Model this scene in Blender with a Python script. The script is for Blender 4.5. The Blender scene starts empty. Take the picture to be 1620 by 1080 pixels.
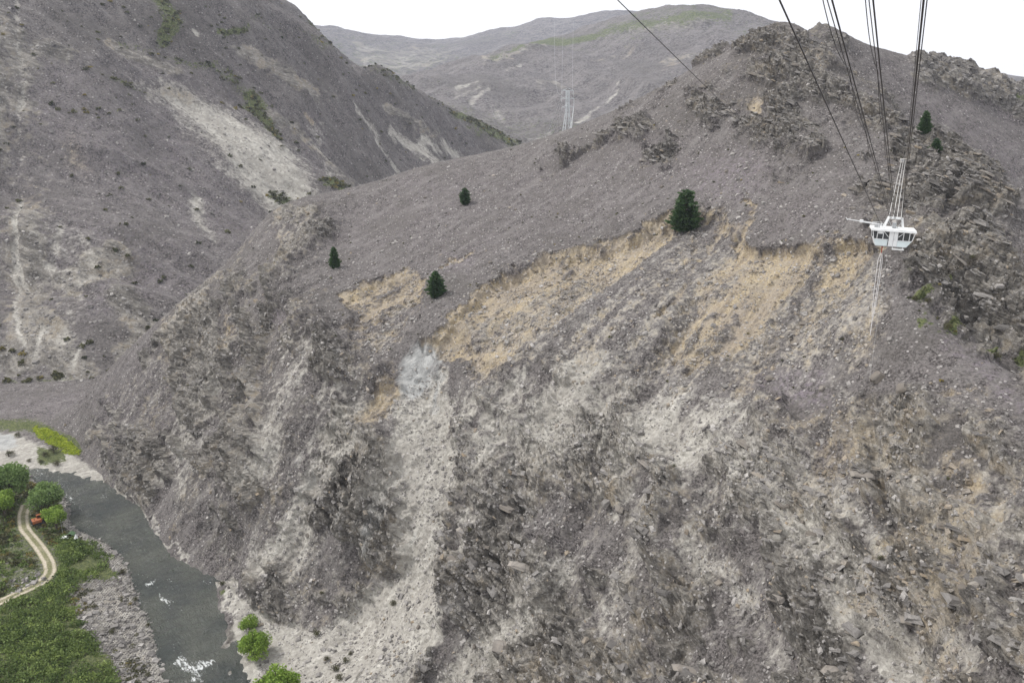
import bpy, bmesh, math, random
import numpy as np
from mathutils import Vector, Matrix, Euler

random.seed(7)
RNG = np.random.default_rng(11)
scene = bpy.context.scene
COL = scene.collection

# ------------------------------------------------------------------ camera
CAM_Z = 150.0            # river surface is z = 0
PITCH = math.radians(17.0)
F = 1271.0               # focal length in pixels of the 1620 px wide photograph
W0, H0 = 1620.0, 1080.0
cam_data = bpy.data.cameras.new("camera")
cam = bpy.data.objects.new("camera", cam_data)
COL.objects.link(cam)
cam.location = (0, 0, CAM_Z)
cam.rotation_euler = (math.pi / 2 - PITCH, 0, 0)
cam_data.sensor_width = 36.0
cam_data.lens = 36.0 * F / W0
cam_data.clip_start = 0.5
cam_data.clip_end = 30000
scene.camera = cam

# ------------------------------------------------------------------ sky and sun (bright overcast)
SUN_ELEV, SUN_AZ = math.radians(50), math.radians(284)      # azimuth clockwise from +Y
world = bpy.data.worlds.new("World")
scene.world = world
world.use_nodes = True
wn, wl = world.node_tree.nodes, world.node_tree.links
wn.clear()
sky = wn.new("ShaderNodeTexSky"); sky.sky_type = 'NISHITA'; sky.sun_disc = False
sky.sun_elevation = SUN_ELEV; sky.sun_rotation = SUN_AZ
sky.air_density = 1.0; sky.dust_density = 4.0
mul = wn.new("ShaderNodeMixRGB"); mul.blend_type = 'MULTIPLY'; mul.inputs[0].default_value = 1
mul.inputs[2].default_value = (0.1, 0.1, 0.1, 1)
cloud = wn.new("ShaderNodeMixRGB"); cloud.inputs[0].default_value = 0.88
cloud.inputs[2].default_value = (1.22, 1.22, 1.23, 1)         # even cloud deck over the sky
bg = wn.new("ShaderNodeBackground"); 
wout = wn.new("ShaderNodeOutputWorld")
wl.new(sky.outputs[0], mul.inputs[1]); wl.new(mul.outputs[0], cloud.inputs[1])
bg.inputs[1].default_value = 0.52
wl.new(cloud.outputs[0], bg.inputs[0]); wl.new(bg.outputs[0], wout.inputs[0])

sun_data = bpy.data.lights.new("sun", 'SUN')
sun_data.energy = 1.5; sun_data.angle = math.radians(11); sun_data.color = (1.0, 0.97, 0.93)
sun = bpy.data.objects.new("sun", sun_data); COL.objects.link(sun)
sd = Vector((math.sin(SUN_AZ) * math.cos(SUN_ELEV), math.cos(SUN_AZ) * math.cos(SUN_ELEV), math.sin(SUN_ELEV)))
sun.rotation_euler = sd.to_track_quat('Z', 'Y').to_euler()
sun.location = sd * 400

vs = scene.view_settings
vs.view_transform = 'Standard'; vs.look = 'None'; vs.exposure = 1.08; vs.gamma = 1.0
vs.use_curve_mapping = False
scene.cycles.use_denoising = True
scene.cycles.denoising_prefilter = 'NONE'
scene.cycles.max_bounces = 5
scene.cycles.diffuse_bounces = 2
scene.cycles.volume_bounces = 1

# ------------------------------------------------------------------ pixels <-> world
CP, SP = math.cos(PITCH), math.sin(PITCH)
def ray(u, v):
    a = (np.asarray(u, float) - W0 / 2) / F
    b = (H0 / 2 - np.asarray(v, float)) / F
    return a, CP + b * SP, -SP + b * CP
def at(u, v, Y):
    a, b, c = ray(u, v)
    t = Y / b
    return np.array([a * t, Y, CAM_Z + c * t])
def at_z(u, v, z=0.0):
    a, b, c = ray(u, v)
    t = (z - CAM_Z) / c
    return np.array([a * t, b * t, z])
def proj(P):
    x, y, z = P[..., 0], P[..., 1], P[..., 2] - CAM_Z
    fw = y * CP - z * SP
    up = y * SP + z * CP
    fw = np.where(fw < 1, 1, fw)
    return W0 / 2 + F * x / fw, H0 / 2 - F * up / fw

# ------------------------------------------------------------------ noise
_perm = np.random.default_rng(3).permutation(4096).astype(np.int32)
_val = np.random.default_rng(4).uniform(-1, 1, 4096).astype(np.float32)
def vnoise(p, seed=0):
    p = np.asarray(p, np.float32)
    i = np.floor(p).astype(np.int32); f = p - i
    f = f * f * f * (f * (f * 6 - 15) + 10)
    i = i + seed * 131
    xs = [_perm[(i[:, 0] + k) & 4095] for k in (0, 1)]
    out = None
    acc = []
    for a in (0, 1):
        ya = [_perm[(xs[a] + i[:, 1] + k) & 4095] for k in (0, 1)]
        rows = []
        for b in (0, 1):
            z0 = _val[(_perm[(ya[b] + i[:, 2]) & 4095])]
            z1 = _val[(_perm[(ya[b] + i[:, 2] + 1) & 4095])]
            rows.append(z0 + (z1 - z0) * f[:, 2])
        acc.append(rows[0] + (rows[1] - rows[0]) * f[:, 1])
    return acc[0] + (acc[1] - acc[0]) * f[:, 0]
_R = np.array([[0.36, 0.48, -0.8], [-0.8, 0.6, 0.0], [0.48, 0.64, 0.6]], np.float32)
def fbm(p, octaves=3, seed=0, gain=0.5):
    q = np.asarray(p, np.float32); amp = 1.0; s = 0; tot = 0
    for k in range(octaves):
        s = s + amp * vnoise(q, seed + k); tot += amp
        q = (q @ _R) * 2.03 + 7.1; amp *= gain
    return s / tot
def ridged(p, octaves=3, seed=0):
    q = np.asarray(p, np.float32); amp = 1.0; s = 0; tot = 0
    for k in range(octaves):
        s = s + amp * (1 - 2 * np.abs(vnoise(q, seed + k))); tot += amp
        q = (q @ _R) * 2.1 + 3.7; amp *= 0.5
    return s / tot
def sstep(a, b, x):
    t = np.clip((x - a) / (b - a), 0, 1)
    return t * t * (3 - 2 * t)

# ------------------------------------------------------------------ masks drawn as outlines over the ground they lie on
GU0, GV0, GS = -300.0, -200.0, 3.0
GW, GH = 760, 500
_gu, _gv = np.meshgrid(GU0 + GS * np.arange(GW), GV0 + GS * np.arange(GH))
def _segdist(px, py, a, b):
    ax, ay = a; bx, by = b
    dx, dy = bx - ax, by - ay
    t = np.clip(((px - ax) * dx + (py - ay) * dy) / max(dx * dx + dy * dy, 1e-6), 0, 1)
    return np.hypot(px - ax - t * dx, py - ay - t * dy)
def _window(pts, m):
    us = [p[0] for p in pts]; vs_ = [p[1] for p in pts]
    i0 = max(0, int((min(us) - m - GU0) / GS)); i1 = min(GW, int((max(us) + m - GU0) / GS) + 2)
    j0 = max(0, int((min(vs_) - m - GV0) / GS)); j1 = min(GH, int((max(vs_) + m - GV0) / GS) + 2)
    return slice(j0, j1), slice(i0, i1)
def paint_poly(M, pts, feather=12, val=1.0):
    w = _window(pts, feather); px, py = _gu[w], _gv[w]
    d = np.full(px.shape, 1e9); ins = np.zeros(px.shape, bool)
    n = len(pts)
    for k in range(n):
        a, b = pts[k], pts[(k + 1) % n]
        d = np.minimum(d, _segdist(px, py, a, b))
        c = ((a[1] > py) != (b[1] > py)) & (px < (b[0] - a[0]) * (py - a[1]) / ((b[1] - a[1]) or 1e-9) + a[0])
        ins ^= c
    sd_ = np.where(ins, d, -d)
    M[w] = np.maximum(M[w], val * np.clip(0.5 + sd_ / (2 * feather), 0, 1))
def paint_stroke(M, pts, width, feather=None, val=1.0):
    feather = feather or width * 0.6
    w = _window(pts, width + feather); px, py = _gu[w], _gv[w]
    d = np.full(px.shape, 1e9)
    for a, b in zip(pts[:-1], pts[1:]):
        d = np.minimum(d, _segdist(px, py, a, b))
    M[w] = np.maximum(M[w], val * np.clip(0.5 + (width / 2 - d) / feather, 0, 1))
def new_mask():
    return np.zeros((GH, GW))
def sample(M, u, v):
    x = np.clip((u - GU0) / GS, 0, GW - 1.01); y = np.clip((v - GV0) / GS, 0, GH - 1.01)
    i = x.astype(int); j = y.astype(int); fx = x - i; fy = y - j
    return (M[j, i] * (1 - fx) * (1 - fy) + M[j, i + 1] * fx * (1 - fy) + M[j + 1, i] * (1 - fx) * fy + M[j + 1, i + 1] * fx * fy).astype(np.float32)

# ------------------------------------------------------------------ thin-plate landform
class Land:
    def __init__(self, pts, smooth=0.0):
        P = np.array(pts, float); self.c = P[:, :2] / 100.0; n = len(P)
        K = self._k(self.c, self.c) + smooth * np.eye(n)
        A = np.zeros((n + 3, n + 3)); A[:n, :n] = K
        A[:n, n] = 1; A[:n, n + 1:] = self.c; A[n, :n] = 1; A[n + 1:, :n] = self.c.T
        b = np.zeros(n + 3); b[:n] = P[:, 2]
        self.w = np.linalg.solve(A, b)
    @staticmethod
    def _k(a, b):
        d2 = (a[:, None, 0] - b[None, :, 0]) ** 2 + (a[:, None, 1] - b[None, :, 1]) ** 2
        return 0.5 * d2 * np.log(d2 + 1e-12)
    def z(self, x, y):
        q = np.stack([np.ravel(x), np.ravel(y)], 1) / 100.0
        out = np.empty(len(q)); n = len(self.c)
        for k in range(0, len(q), 20000):
            s = q[k:k + 20000]
            out[k:k + 20000] = self._k(s, self.c) @ self.w[:n] + self.w[n] + s @ self.w[n + 1:]
        return out.reshape(np.shape(x))

def polar(az0, az1, nc, rs):
    az = np.radians(np.linspace(az0, az1, nc))
    R, A = np.meshgrid(rs, az, indexing='ij')
    return R * np.sin(A), R * np.cos(A)
def coarse_z(land, X, Y, k=5):
    """thin plate on every k-th node, cubic-ish (bilinear twice smoothed) in between: fast and smooth enough"""
    nr, nc = X.shape
    ir = np.unique(np.append(np.arange(0, nr, k), nr - 1)); ic = np.unique(np.append(np.arange(0, nc, k), nc - 1))
    Z = land.z(X[np.ix_(ir, ic)], Y[np.ix_(ir, ic)])
    T = np.empty((len(ir), nc))
    for a in range(len(ir)): T[a] = np.interp(np.arange(nc), ic, Z[a])
    fr = np.interp(np.arange(nr), ir, np.arange(len(ir))); i0 = np.minimum(fr.astype(int), len(ir) - 2); f = (fr - i0)[:, None]
    return T[i0] * (1 - f) + T[i0 + 1] * f
def grid_normals(X, Y, Z):
    P = np.stack([X, Y, Z], -1)
    du = np.gradient(P, axis=0); dv = np.gradient(P, axis=1)
    n = np.cross(dv, du); n /= np.linalg.norm(n, axis=-1, keepdims=True) + 1e-12
    n[n[..., 2] < 0] *= -1
    return n

def mesh_from(name, V, Q, attrs=None, smooth=True):
    """fast mesh: V (n,3), Q (m,3 or 4)"""
    me = bpy.data.meshes.new(name)
    V = np.ascontiguousarray(V, np.float32); Q = np.ascontiguousarray(Q, np.int32)
    k = Q.shape[1]
    me.vertices.add(len(V)); me.vertices.foreach_set("co", V.ravel())
    me.loops.add(Q.size); me.loops.foreach_set("vertex_index", Q.ravel())
    me.polygons.add(len(Q)); me.polygons.foreach_set("loop_start", np.arange(0, Q.size, k, dtype=np.int32))
    me.polygons.foreach_set("loop_total", np.full(len(Q), k, np.int32))
    me.polygons.foreach_set("use_smooth", np.full(len(Q), smooth, bool))
    me.update(calc_edges=True)
    for an, arr in (attrs or {}).items():
        a = me.attributes.new(an, 'FLOAT_COLOR', 'POINT')
        c = np.ones((len(V), 4), np.float32); c[:, :arr.shape[1]] = arr
        a.data.foreach_set("color", c.ravel())
    return me
def grid_mesh(name, X, Y, Z, attrs, keep=None, smooth=True):
    nr, nc = X.shape
    idx = np.arange(nr * nc).reshape(nr, nc)
    Q = np.stack([idx[:-1, :-1], idx[:-1, 1:], idx[1:, 1:], idx[1:, :-1]], -1).reshape(-1, 4)
    V = np.stack([X, Y, Z], -1).reshape(-1, 3)
    if keep is not None:
        kq = keep.ravel()[Q].any(1); Q = Q[kq]
        used = np.zeros(len(V), bool); used[Q.ravel()] = True
        remap = np.cumsum(used) - 1; Q = remap[Q]; V = V[used]
        attrs = {k: a[used] for k, a in attrs.items()}
    # make sure faces look up
    a, b, c = V[Q[0, 0]], V[Q[0, 1]], V[Q[0, 2]]
    if np.cross(b - a, c - a)[2] < 0: Q = Q[:, ::-1]
    return mesh_from(name, V, Q, attrs, smooth)
def add_obj(name, me, mat=None, parent=None, kind=None, label=None, cat=None, group=None, loc=None):
    o = bpy.data.objects.new(name, me); COL.objects.link(o)
    if mat is not None and me is not None and len(me.materials) == 0: me.materials.append(mat)
    if parent is not None: o.parent = parent
    if kind: o["kind"] = kind
    if label: o["label"] = label
    if cat: o["category"] = cat
    if group: o["group"] = group
    if loc is not None: o.location = tuple(float(a) for a in loc)
    return o

# ------------------------------------------------------------------ materials
class NT:
    def __init__(self, name):
        self.m = bpy.data.materials.new(name); self.m.use_nodes = True
        self.t = self.m.node_tree; self.n = self.t.nodes; self.l = self.t.links
        self.n.clear()
        self.out = self.n.new("ShaderNodeOutputMaterial")
        self.b = self.n.new("ShaderNodeBsdfPrincipled")
        self.l.new(self.b.outputs[0], self.out.inputs[0])
        self.b.inputs["Specular IOR Level"].default_value = 0.2
        self.pos = self.n.new("ShaderNodeTexCoord").outputs["Object"]
    def set(self, sock, val):
        if hasattr(val, "is_linked") or hasattr(val, "links"): self.l.new(val, sock)
        elif isinstance(val, (tuple, list)) and len(val) == 3 and sock.type == 'RGBA': sock.default_value = (*val, 1)
        else: sock.default_value = val
    def noise(self, scale, detail=3, rough=0.55, vec=None, dist=0.0, color=False):
        t = self.n.new("ShaderNodeTexNoise"); t.inputs["Scale"].default_value = scale
        t.inputs["Detail"].default_value = detail; t.inputs["Roughness"].default_value = rough
        t.inputs["Distortion"].default_value = dist
        self.l.new(vec or self.pos, t.inputs["Vector"])
        return t.outputs[1 if color else 0]
    def voronoi(self, scale, vec=None, out="Distance", feature='F1', rnd=1.0):
        t = self.n.new("ShaderNodeTexVoronoi"); t.feature = feature
        t.inputs["Scale"].default_value = scale; t.inputs["Randomness"].default_value = rnd
        self.l.new(vec or self.pos, t.inputs["Vector"])
        return t.outputs[out]
    def mapv(self, scale=(1, 1, 1), rot=(0, 0, 0), vec=None):
        t = self.n.new("ShaderNodeMapping"); t.vector_type = 'TEXTURE'; t.inputs["Scale"].default_value = scale; t.inputs["Rotation"].default_value = rot
        self.l.new(vec or self.pos, t.inputs["Vector"])
        return t.outputs[0]
    def attr(self, name):
        t = self.n.new("ShaderNodeAttribute"); t.attribute_name = name
        s = self.n.new("ShaderNodeSeparateColor"); self.l.new(t.outputs["Color"], s.inputs[0])
        self.alpha = t.outputs["Alpha"]
        return t.outputs["Color"], s.outputs[0], s.outputs[1], s.outputs[2]
    def math(self, op, a, b=0.0, clamp=False):
        t = self.n.new("ShaderNodeMath"); t.operation = op; t.use_clamp = clamp
        self.set(t.inputs[0], a); self.set(t.inputs[1], b)
        return t.outputs[0]
    def ramp(self, x, lo, hi, a=0.0, b=1.0):
        t = self.n.new("ShaderNodeMapRange"); t.interpolation_type = 'SMOOTHSTEP'
        self.set(t.inputs[0], x); t.inputs[1].default_value = lo; t.inputs[2].default_value = hi
        t.inputs[3].default_value = a; t.inputs[4].default_value = b
        return t.outputs[0]
    def mix(self, fac, a, b, blend='MIX'):
        t = self.n.new("ShaderNodeMixRGB"); t.blend_type = blend
        self.set(t.inputs[0], fac); self.set(t.inputs[1], a); self.set(t.inputs[2], b)
        return t.outputs[0]
    def bump(self, h, strength=0.5, dist=0.3, normal=None):
        t = self.n.new("ShaderNodeBump"); t.inputs["Strength"].default_value = strength; t.inputs["Distance"].default_value = dist
        self.l.new(h, t.inputs["Height"])
        if normal: self.l.new(normal, t.inputs["Normal"])
        return t.outputs[0]
    def finish(self, color, rough=0.9, normal=None, metallic=0.0):
        self.set(self.b.inputs["Base Color"], color); self.set(self.b.inputs["Roughness"], rough)
        self.b.inputs["Metallic"].default_value = metallic
        if normal: self.l.new(normal, self.b.inputs["Normal"])
        return self.m

def terrain_material(name, k=1.0, flecks=1.0, across=-45.0, beds=(7, 17.6, 0), heath_k=1.0):
    """mA: scree, tan earth, rock.  mB: green, thyme, pale clay.  k enlarges the pattern for far ground"""
    t = NT(name)
    _, scree, tan, rock = t.attr("mA"); weath = t.math('SUBTRACT', 1.0, t.alpha, True); _, green, thyme, clay = t.attr("mB")
    n_big = t.noise(0.045 / k, 5, 0.62); n_mid = t.noise(0.30 / k, 4, 0.65); n_fine = t.noise(1.7 / k, 4, 0.74)
    n_mot = t.noise(0.85 / k, 3, 0.66, vec=t.mapv((1, 1, 1), (0.3, 0.5, 0.9)))
    streak = t.noise(1.0, 4, 0.66, vec=t.mapv((3.2 * k, 30 * k, 20 * k), (0, 0, math.radians(across))))
    lay_v = t.mapv((7 * k, 4.5 * k, 0.72 * k), tuple(math.radians(a) for a in beds))
    n_lay = t.noise(1.0, 4, 0.72, vec=lay_v, dist=0.7)
    # tussock, heather and litter
    heath = t.mix(t.ramp(n_fine, 0.40, 0.60), (0.044, 0.039, 0.038), (0.200, 0.182, 0.176))
    heath = t.mix(t.ramp(n_mid, 0.42, 0.68, 0, 0.6), heath, (0.222, 0.204, 0.198))
    heath = t.mix(t.ramp(streak, 0.46, 0.70, 0, 0.5), heath, (0.252, 0.236, 0.226))
    heath = t.mix(t.ramp(n_big, 0.44, 0.66, 0, 0.5), heath, (0.108, 0.099, 0.090))
    pk = t.math('MULTIPLY', thyme, t.ramp(n_mot, 0.44, 0.62))
    heath = t.mix(t.math('MULTIPLY', pk, 0.6), heath, (0.295, 0.252, 0.288))
    if heath_k != 1.0: heath = t.mix(1.0, heath, (heath_k, heath_k, heath_k), 'MULTIPLY')
    # rock
    rn = t.math('ADD', t.math('MULTIPLY', n_lay, 0.55), t.math('ADD', t.math('MULTIPLY', n_big, 0.5), t.math('MULTIPLY', streak, 0.25)))
    rockc = t.mix(t.ramp(rn, 0.48, 0.80), (0.052, 0.047, 0.042), (0.43, 0.402, 0.358))
    rockc = t.mix(t.ramp(n_fine, 0.42, 0.70, 0, 0.5), rockc, (0.20, 0.185, 0.172))
    rockc = t.mix(t.math('MULTIPLY', t.ramp(n_mid, 0.46, 0.62, 0, 0.7), t.ramp(n_big, 0.45, 0.60)), rockc, (0.290, 0.240, 0.172))
    rockc = t.mix(t.math('MULTIPLY', t.ramp(n_mot, 0.57, 0.70), 0.6), rockc, (0.42, 0.41, 0.395))
    rockc = t.mix(t.math('MULTIPLY', weath, t.ramp(n_mot, 0.30, 0.62, 1.0, 0.35)), rockc, (0.066, 0.060, 0.054))
    # scree
    cell = t.voronoi(1.1 / k, out="Color")
    cs = t.n.new("ShaderNodeSeparateColor"); t.l.new(cell, cs.inputs[0])
    screec = t.mix(cs.outputs[0], (0.285, 0.270, 0.240), (0.55, 0.528, 0.480))
    screec = t.mix(t.ramp(n_mid, 0.35, 0.7, 0, 0.5), screec, (0.42, 0.400, 0.362))
    screec = t.mix(t.ramp(streak, 0.42, 0.62, 0.45, 0), screec, (0.27, 0.250, 0.225))
    tanc = t.mix(t.ramp(n_fine, 0.34, 0.68), (0.275, 0.217, 0.138), (0.50, 0.424, 0.302))
    tanc = t.mix(t.ramp(n_mid, 0.44, 0.64, 0, 0.6), tanc, (0.335, 0.300, 0.252))
    tanc = t.mix(t.ramp(streak, 0.40, 0.60, 0.55, 0), tanc, (0.26, 0.226, 0.196))
    clayc = t.mix(t.ramp(n_mid, 0.35, 0.65), (0.30, 0.302, 0.296), (0.44, 0.442, 0.430))
    greenc = t.mix(t.ramp(n_fine, 0.36, 0.64), (0.050, 0.066, 0.028), (0.150, 0.165, 0.070))
    en = t.math('ADD', t.math('MULTIPLY', n_mot, 0.45), t.math('ADD', t.math('MULTIPLY', streak, 0.35), t.math('MULTIPLY', n_mid, 0.35)))
    def edge(m, nz, lo=0.36, hi=0.66, amp=1.5, mid=0.5):
        s = t.math('ADD', m, t.math('MULTIPLY', t.math('SUBTRACT', nz, mid), amp))
        return t.math('MULTIPLY', t.ramp(s, lo, hi), t.ramp(m, 0.02, 0.14))
    c = t.mix(edge(rock, n_mid, 0.34, 0.62, 1.2), heath, rockc)
    c = t.mix(edge(scree, en, 0.26, 0.74, 1.9, 0.585), c, screec)
    c = t.mix(edge(tan, en, 0.22, 0.92, 2.3, 0.60), c, tanc)
    c = t.mix(edge(clay, streak, 0.2, 0.8, 1.6), c, clayc)
    c = t.mix(edge(green, n_mot), c, greenc)
    # loose pale chips of stone
    d = t.voronoi(0.85 / k); cc = t.voronoi(0.85 / k, out="Color")
    s2 = t.n.new("ShaderNodeSeparateColor"); t.l.new(cc, s2.inputs[0])
    chip = t.math('MULTIPLY', t.ramp(d, 0.34, 0.22), t.ramp(s2.outputs[0], 0.72, 0.76))
    chip = t.math('MULTIPLY', chip, t.math('MULTIPLY', t.math('SUBTRACT', 1.0, green), 0.7 * flecks, True))
    c = t.mix(chip, c, t.mix(s2.outputs[1], (0.26, 0.24, 0.23), (0.52, 0.495, 0.48)))
    h = t.math('ADD', n_fine, t.math('MULTIPLY', t.math('MULTIPLY', n_lay, rock), 1.5))
    h = t.math('ADD', h, t.math('MULTIPLY', chip, 0.3))
    nb = t.bump(h, 1.0, 0.55 * k)
    return t.finish(c, 0.93, nb)
# ================================================================== the rocky spur across the gorge
def A(u, v, Y): return tuple(at(u, v, Y))
SPUR = []
cols = {
    160: [(700, 318), (605, 348)],
    250: [(700, 285), (600, 320), (508, 360)],
    330: [(800, 246), (650, 285), (540, 318), (446, 372)],
    430: [(900, 214), (700, 240), (550, 275), (450, 320), (380, 365), (335, 400)],
    560: [(1000, 196), (850, 212), (700, 230), (560, 258), (470, 292), (400, 335), (350, 372), (296, 415)],
    690: [(1080, 168), (950, 184), (800, 205), (700, 222), (600, 240), (520, 256), (430, 300), (340, 355), (262, 415)],
    810: [(1080, 155), (940, 174), (800, 195), (620, 226), (500, 252), (380, 310), (280, 385), (243, 415)],
    900: [(1080, 147), (800, 188), (600, 222), (480, 248), (410, 285), (330, 330), (260, 380), (212, 412)],
    1000: [(1080, 138), (940, 158), (800, 180), (600, 215), (480, 241), (400, 272), (330, 305), (250, 350), (178, 400)],
    1100: [(1080, 129), (800, 170), (600, 205), (480, 232), (345, 282), (240, 330), (118, 392)],
    1200: [(1080, 120), (940, 139), (800, 160), (600, 195), (480, 224), (400, 245), (300, 280), (200, 325), (100, 360), (58, 380)],
    1300: [(1080, 111), (800, 150), (600, 184), (480, 212), (395, 228), (300, 262), (200, 305)],
    1400: [(1080, 103), (940, 121), (800, 140), (600, 172), (450, 200), (380, 216), (250, 272), (190, 305)],
    1480: [(1080, 97), (800, 133), (600, 164)],
    1550: [(1080, 92), (940, 108), (800, 127), (650, 150), (450, 203), (350, 228), (290, 250)],
    1620: [(1080, 86), (940, 101), (800, 119), (690, 138), (450, 203), (365, 226)],
    1800: [(1080, 73), (800, 110), (650, 136), (500, 180), (420, 205)],
    2000: [(1080, 62), (800, 95), (500, 170)],
}
for u, l in cols.items():
    for v, Y in l: SPUR.append(A(u, v, Y))
# crest right of the peak, down to the saddle and the rock knob
SPUR += [A(1250, 35, 386), A(1278, 60, 374), A(1330, 108, 348), A(1390, 158, 320), A(1432, 205, 296), A(1456, 232, 284), A(1482, 250, 268)]
# fold in front of the gully on the right
SPUR += [A(1440, 470, 190), A(1480, 520, 178), A(1550, 578, 164), A(1620, 640, 149), A(1500, 500, 194), A(1565, 548, 184), A(1620, 598, 176)]
# water's edge under the bluff (ground meets z = 0)
EDGE_FAR = [(400, 1080), (372, 1000), (345, 950), (338, 918), (300, 893), (255, 852), (235, 825), (222, 800), (187, 774), (150, 742), (115, 700)]
far_edge = [at_z(u, v) for u, v in EDGE_FAR]
for p in far_edge: SPUR.append((p[0], p[1], 0.2))
for p in far_edge[:9:2]: SPUR.append((p[0] - 12, p[1] - 10, -5))
# gravel foot, hidden bank further down the river
for u, v, z in [(430, 1010, 1.6), (470, 1040, 2.2), (440, 1075, 1.8), (400, 985, 1.5), (390, 1015, 0.6), (400, 1040, 0.6), (412, 1066, 0.7), (366, 975, 0.6), (500, 1075, 3.2), (520, 1010, 4.5), (590, 1080, 9.5)]: SPUR.append(tuple(at_z(u, v, z)))
SPUR += [(-20, 112, 0), (40, 66, 0), (110, 10, 0), (-50, 90, -8), (20, 40, -8), (90, -20, -8)]
# behind the crest
SPUR += [(-225, 372, 0), (-175, 430, 0), (-160, 500, 30), (-60, 560, 80), (20, 500, 118), (31, 480, 124), (60, 520, 120), (120, 560, 120), (-240, 340, -2),
         (170, 470, 130), (230, 420, 112), (190, 345, 104), (190, 310, 100), (215, 285, 96), (240, 240, 92), (290, 300, 80), (330, 200, 85), (-230, 500, 10), (110, 470, 150)]
spur_land = Land(SPUR, 0.0)

rs = [84.0]
while rs[-1] < 560:
    r = rs[-1]; rs.append(r + (0.46 if r < 330 else 0.46 + (r - 330) * 0.006))
rs = np.array(rs)
X, Y = polar(-41, 41, 1120, rs)
Z = coarse_z(spur_land, X, Y)
N0 = grid_normals(X, Y, Z)
shp = X.shape
P = np.stack([X, Y, Z], -1).reshape(-1, 3).astype(np.float32)
Nf = N0.reshape(-1, 3).astype(np.float32)
U, V_ = proj(P)

# ---- what covers the spur
mSC, mTAN, mROCK, mGREEN, mTHY, mCLAY = (new_mask() for _ in range(6))
paint_poly(mROCK, [(100, 700), (150, 632), (225, 545), (330, 455), (385, 390), (425, 345), (470, 352), (505, 372), (500, 400), (450, 420), (440, 460), (520, 500), (545, 520), (590, 560), (600, 610),
                   (640, 650), (700, 700), (740, 700), (790, 640), (860, 600), (930, 590), (1010, 620), (1080, 600), (1160, 620), (1230, 640), (1330, 690), (1400, 640), (1460, 610), (1540, 640), (1640, 720),
                   (1900, 900), (1900, 1300), (300, 1300), (300, 900), (180, 770)], 62, 0.92)
paint_poly(mROCK, [(1130, 110), (1180, 72), (1250, 38), (1290, 60), (1340, 120), (1400, 170), (1440, 220), (1400, 240), (1330, 215), (1260, 250), (1200, 215), (1150, 190), (1100, 170)], 20, 0.68)
paint_poly(mROCK, [(1040, 190), (1100, 140), (1150, 130), (1160, 190), (1090, 240), (1010, 270), (960, 245), (985, 220)], 16, 0.6)
paint_poly(mROCK, [(1370, 300), (1430, 250), (1480, 245), (1545, 285), (1630, 365), (1640, 620), (1560, 560), (1480, 505), (1420, 440), (1400, 370)], 16, 0.92)
for pl, w_ in [([(1035, 285), (1085, 268)], 26), ([(840, 275), (885, 262)], 12), ([(880, 240), (900, 228)], 10), ([(905, 262), (950, 248), (1010, 225)], 13), ([(1265, 250), (1300, 245)], 18), ([(1160, 165), (1210, 160)], 24),
               ([(1340, 300), (1375, 290)], 14), ([(1110, 95), (1180, 65)], 16), ([(985, 205), (1050, 165)], 18), ([(430, 345), (480, 360), (505, 385)], 20), ([(480, 540), (520, 580), (500, 640)], 34)]:
    paint_stroke(mROCK, pl, w_, w_ * 0.7, 1.0)
# pale rubble and scree
paint_poly(mSC, [(628, 600), (690, 580), (705, 640), (702, 690), (735, 680), (722, 760), (700, 850), (692, 905), (722, 950), (660, 1080), (640, 1120), (480, 1120), (515, 1000), (600, 935), (632, 870), (645, 790), (608, 700), (612, 650)], 14, 1.0)
paint_poly(mSC, [(735, 690), (760, 650), (850, 590), (950, 545), (1000, 560), (960, 600), (930, 640), (960, 690), (880, 720), (830, 700), (790, 740), (770, 790), (735, 790)], 22, 0.72)
paint_poly(mSC, [(1000, 660), (1100, 640), (1200, 690), (1250, 760), (1300, 840), (1390, 960), (1480, 1090), (1390, 1090), (1290, 930), (1200, 800), (1100, 730), (1010, 740)], 24, 0.62)
paint_poly(mSC, [(680, 1100), (760, 1010), (830, 960), (880, 960), (850, 1020), (800, 1090)], 16, 0.75)
paint_stroke(mSC, [(1240, 810), (1330, 880), (1420, 1000), (1500, 1100)], 44, 30, 0.75)
paint_stroke(mSC, [(560, 700), (470, 800), (420, 900)], 46, 40, 0.55)
paint_stroke(mSC, [(640, 460), (600, 520), (590, 560)], 26, 20, 0.45)
paint_poly(mSC, [(740, 500), (850, 460), (1000, 420), (1060, 390), (1090, 420), (1010, 500), (900, 545), (800, 585), (750, 560)], 26, 0.46)
paint_poly(mSC, [(1240, 500), (1330, 430), (1390, 420), (1400, 500), (1330, 560), (1250, 570)], 22, 0.48)
paint_stroke(mSC, [(1170, 660), (1300, 600)], 30, 24, 0.4)
# gravel by the water
paint_poly(mSC, [(337, 922), (352, 915), (385, 950), (430, 985), (475, 992), (512, 1000), (525, 1120), (380, 1120), (372, 1010)], 6, 1.0)
paint_stroke(mSC, [(185, 775), (225, 805), (240, 835), (262, 862), (300, 898), (340, 922)], 9, 5, 0.8)
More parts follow.
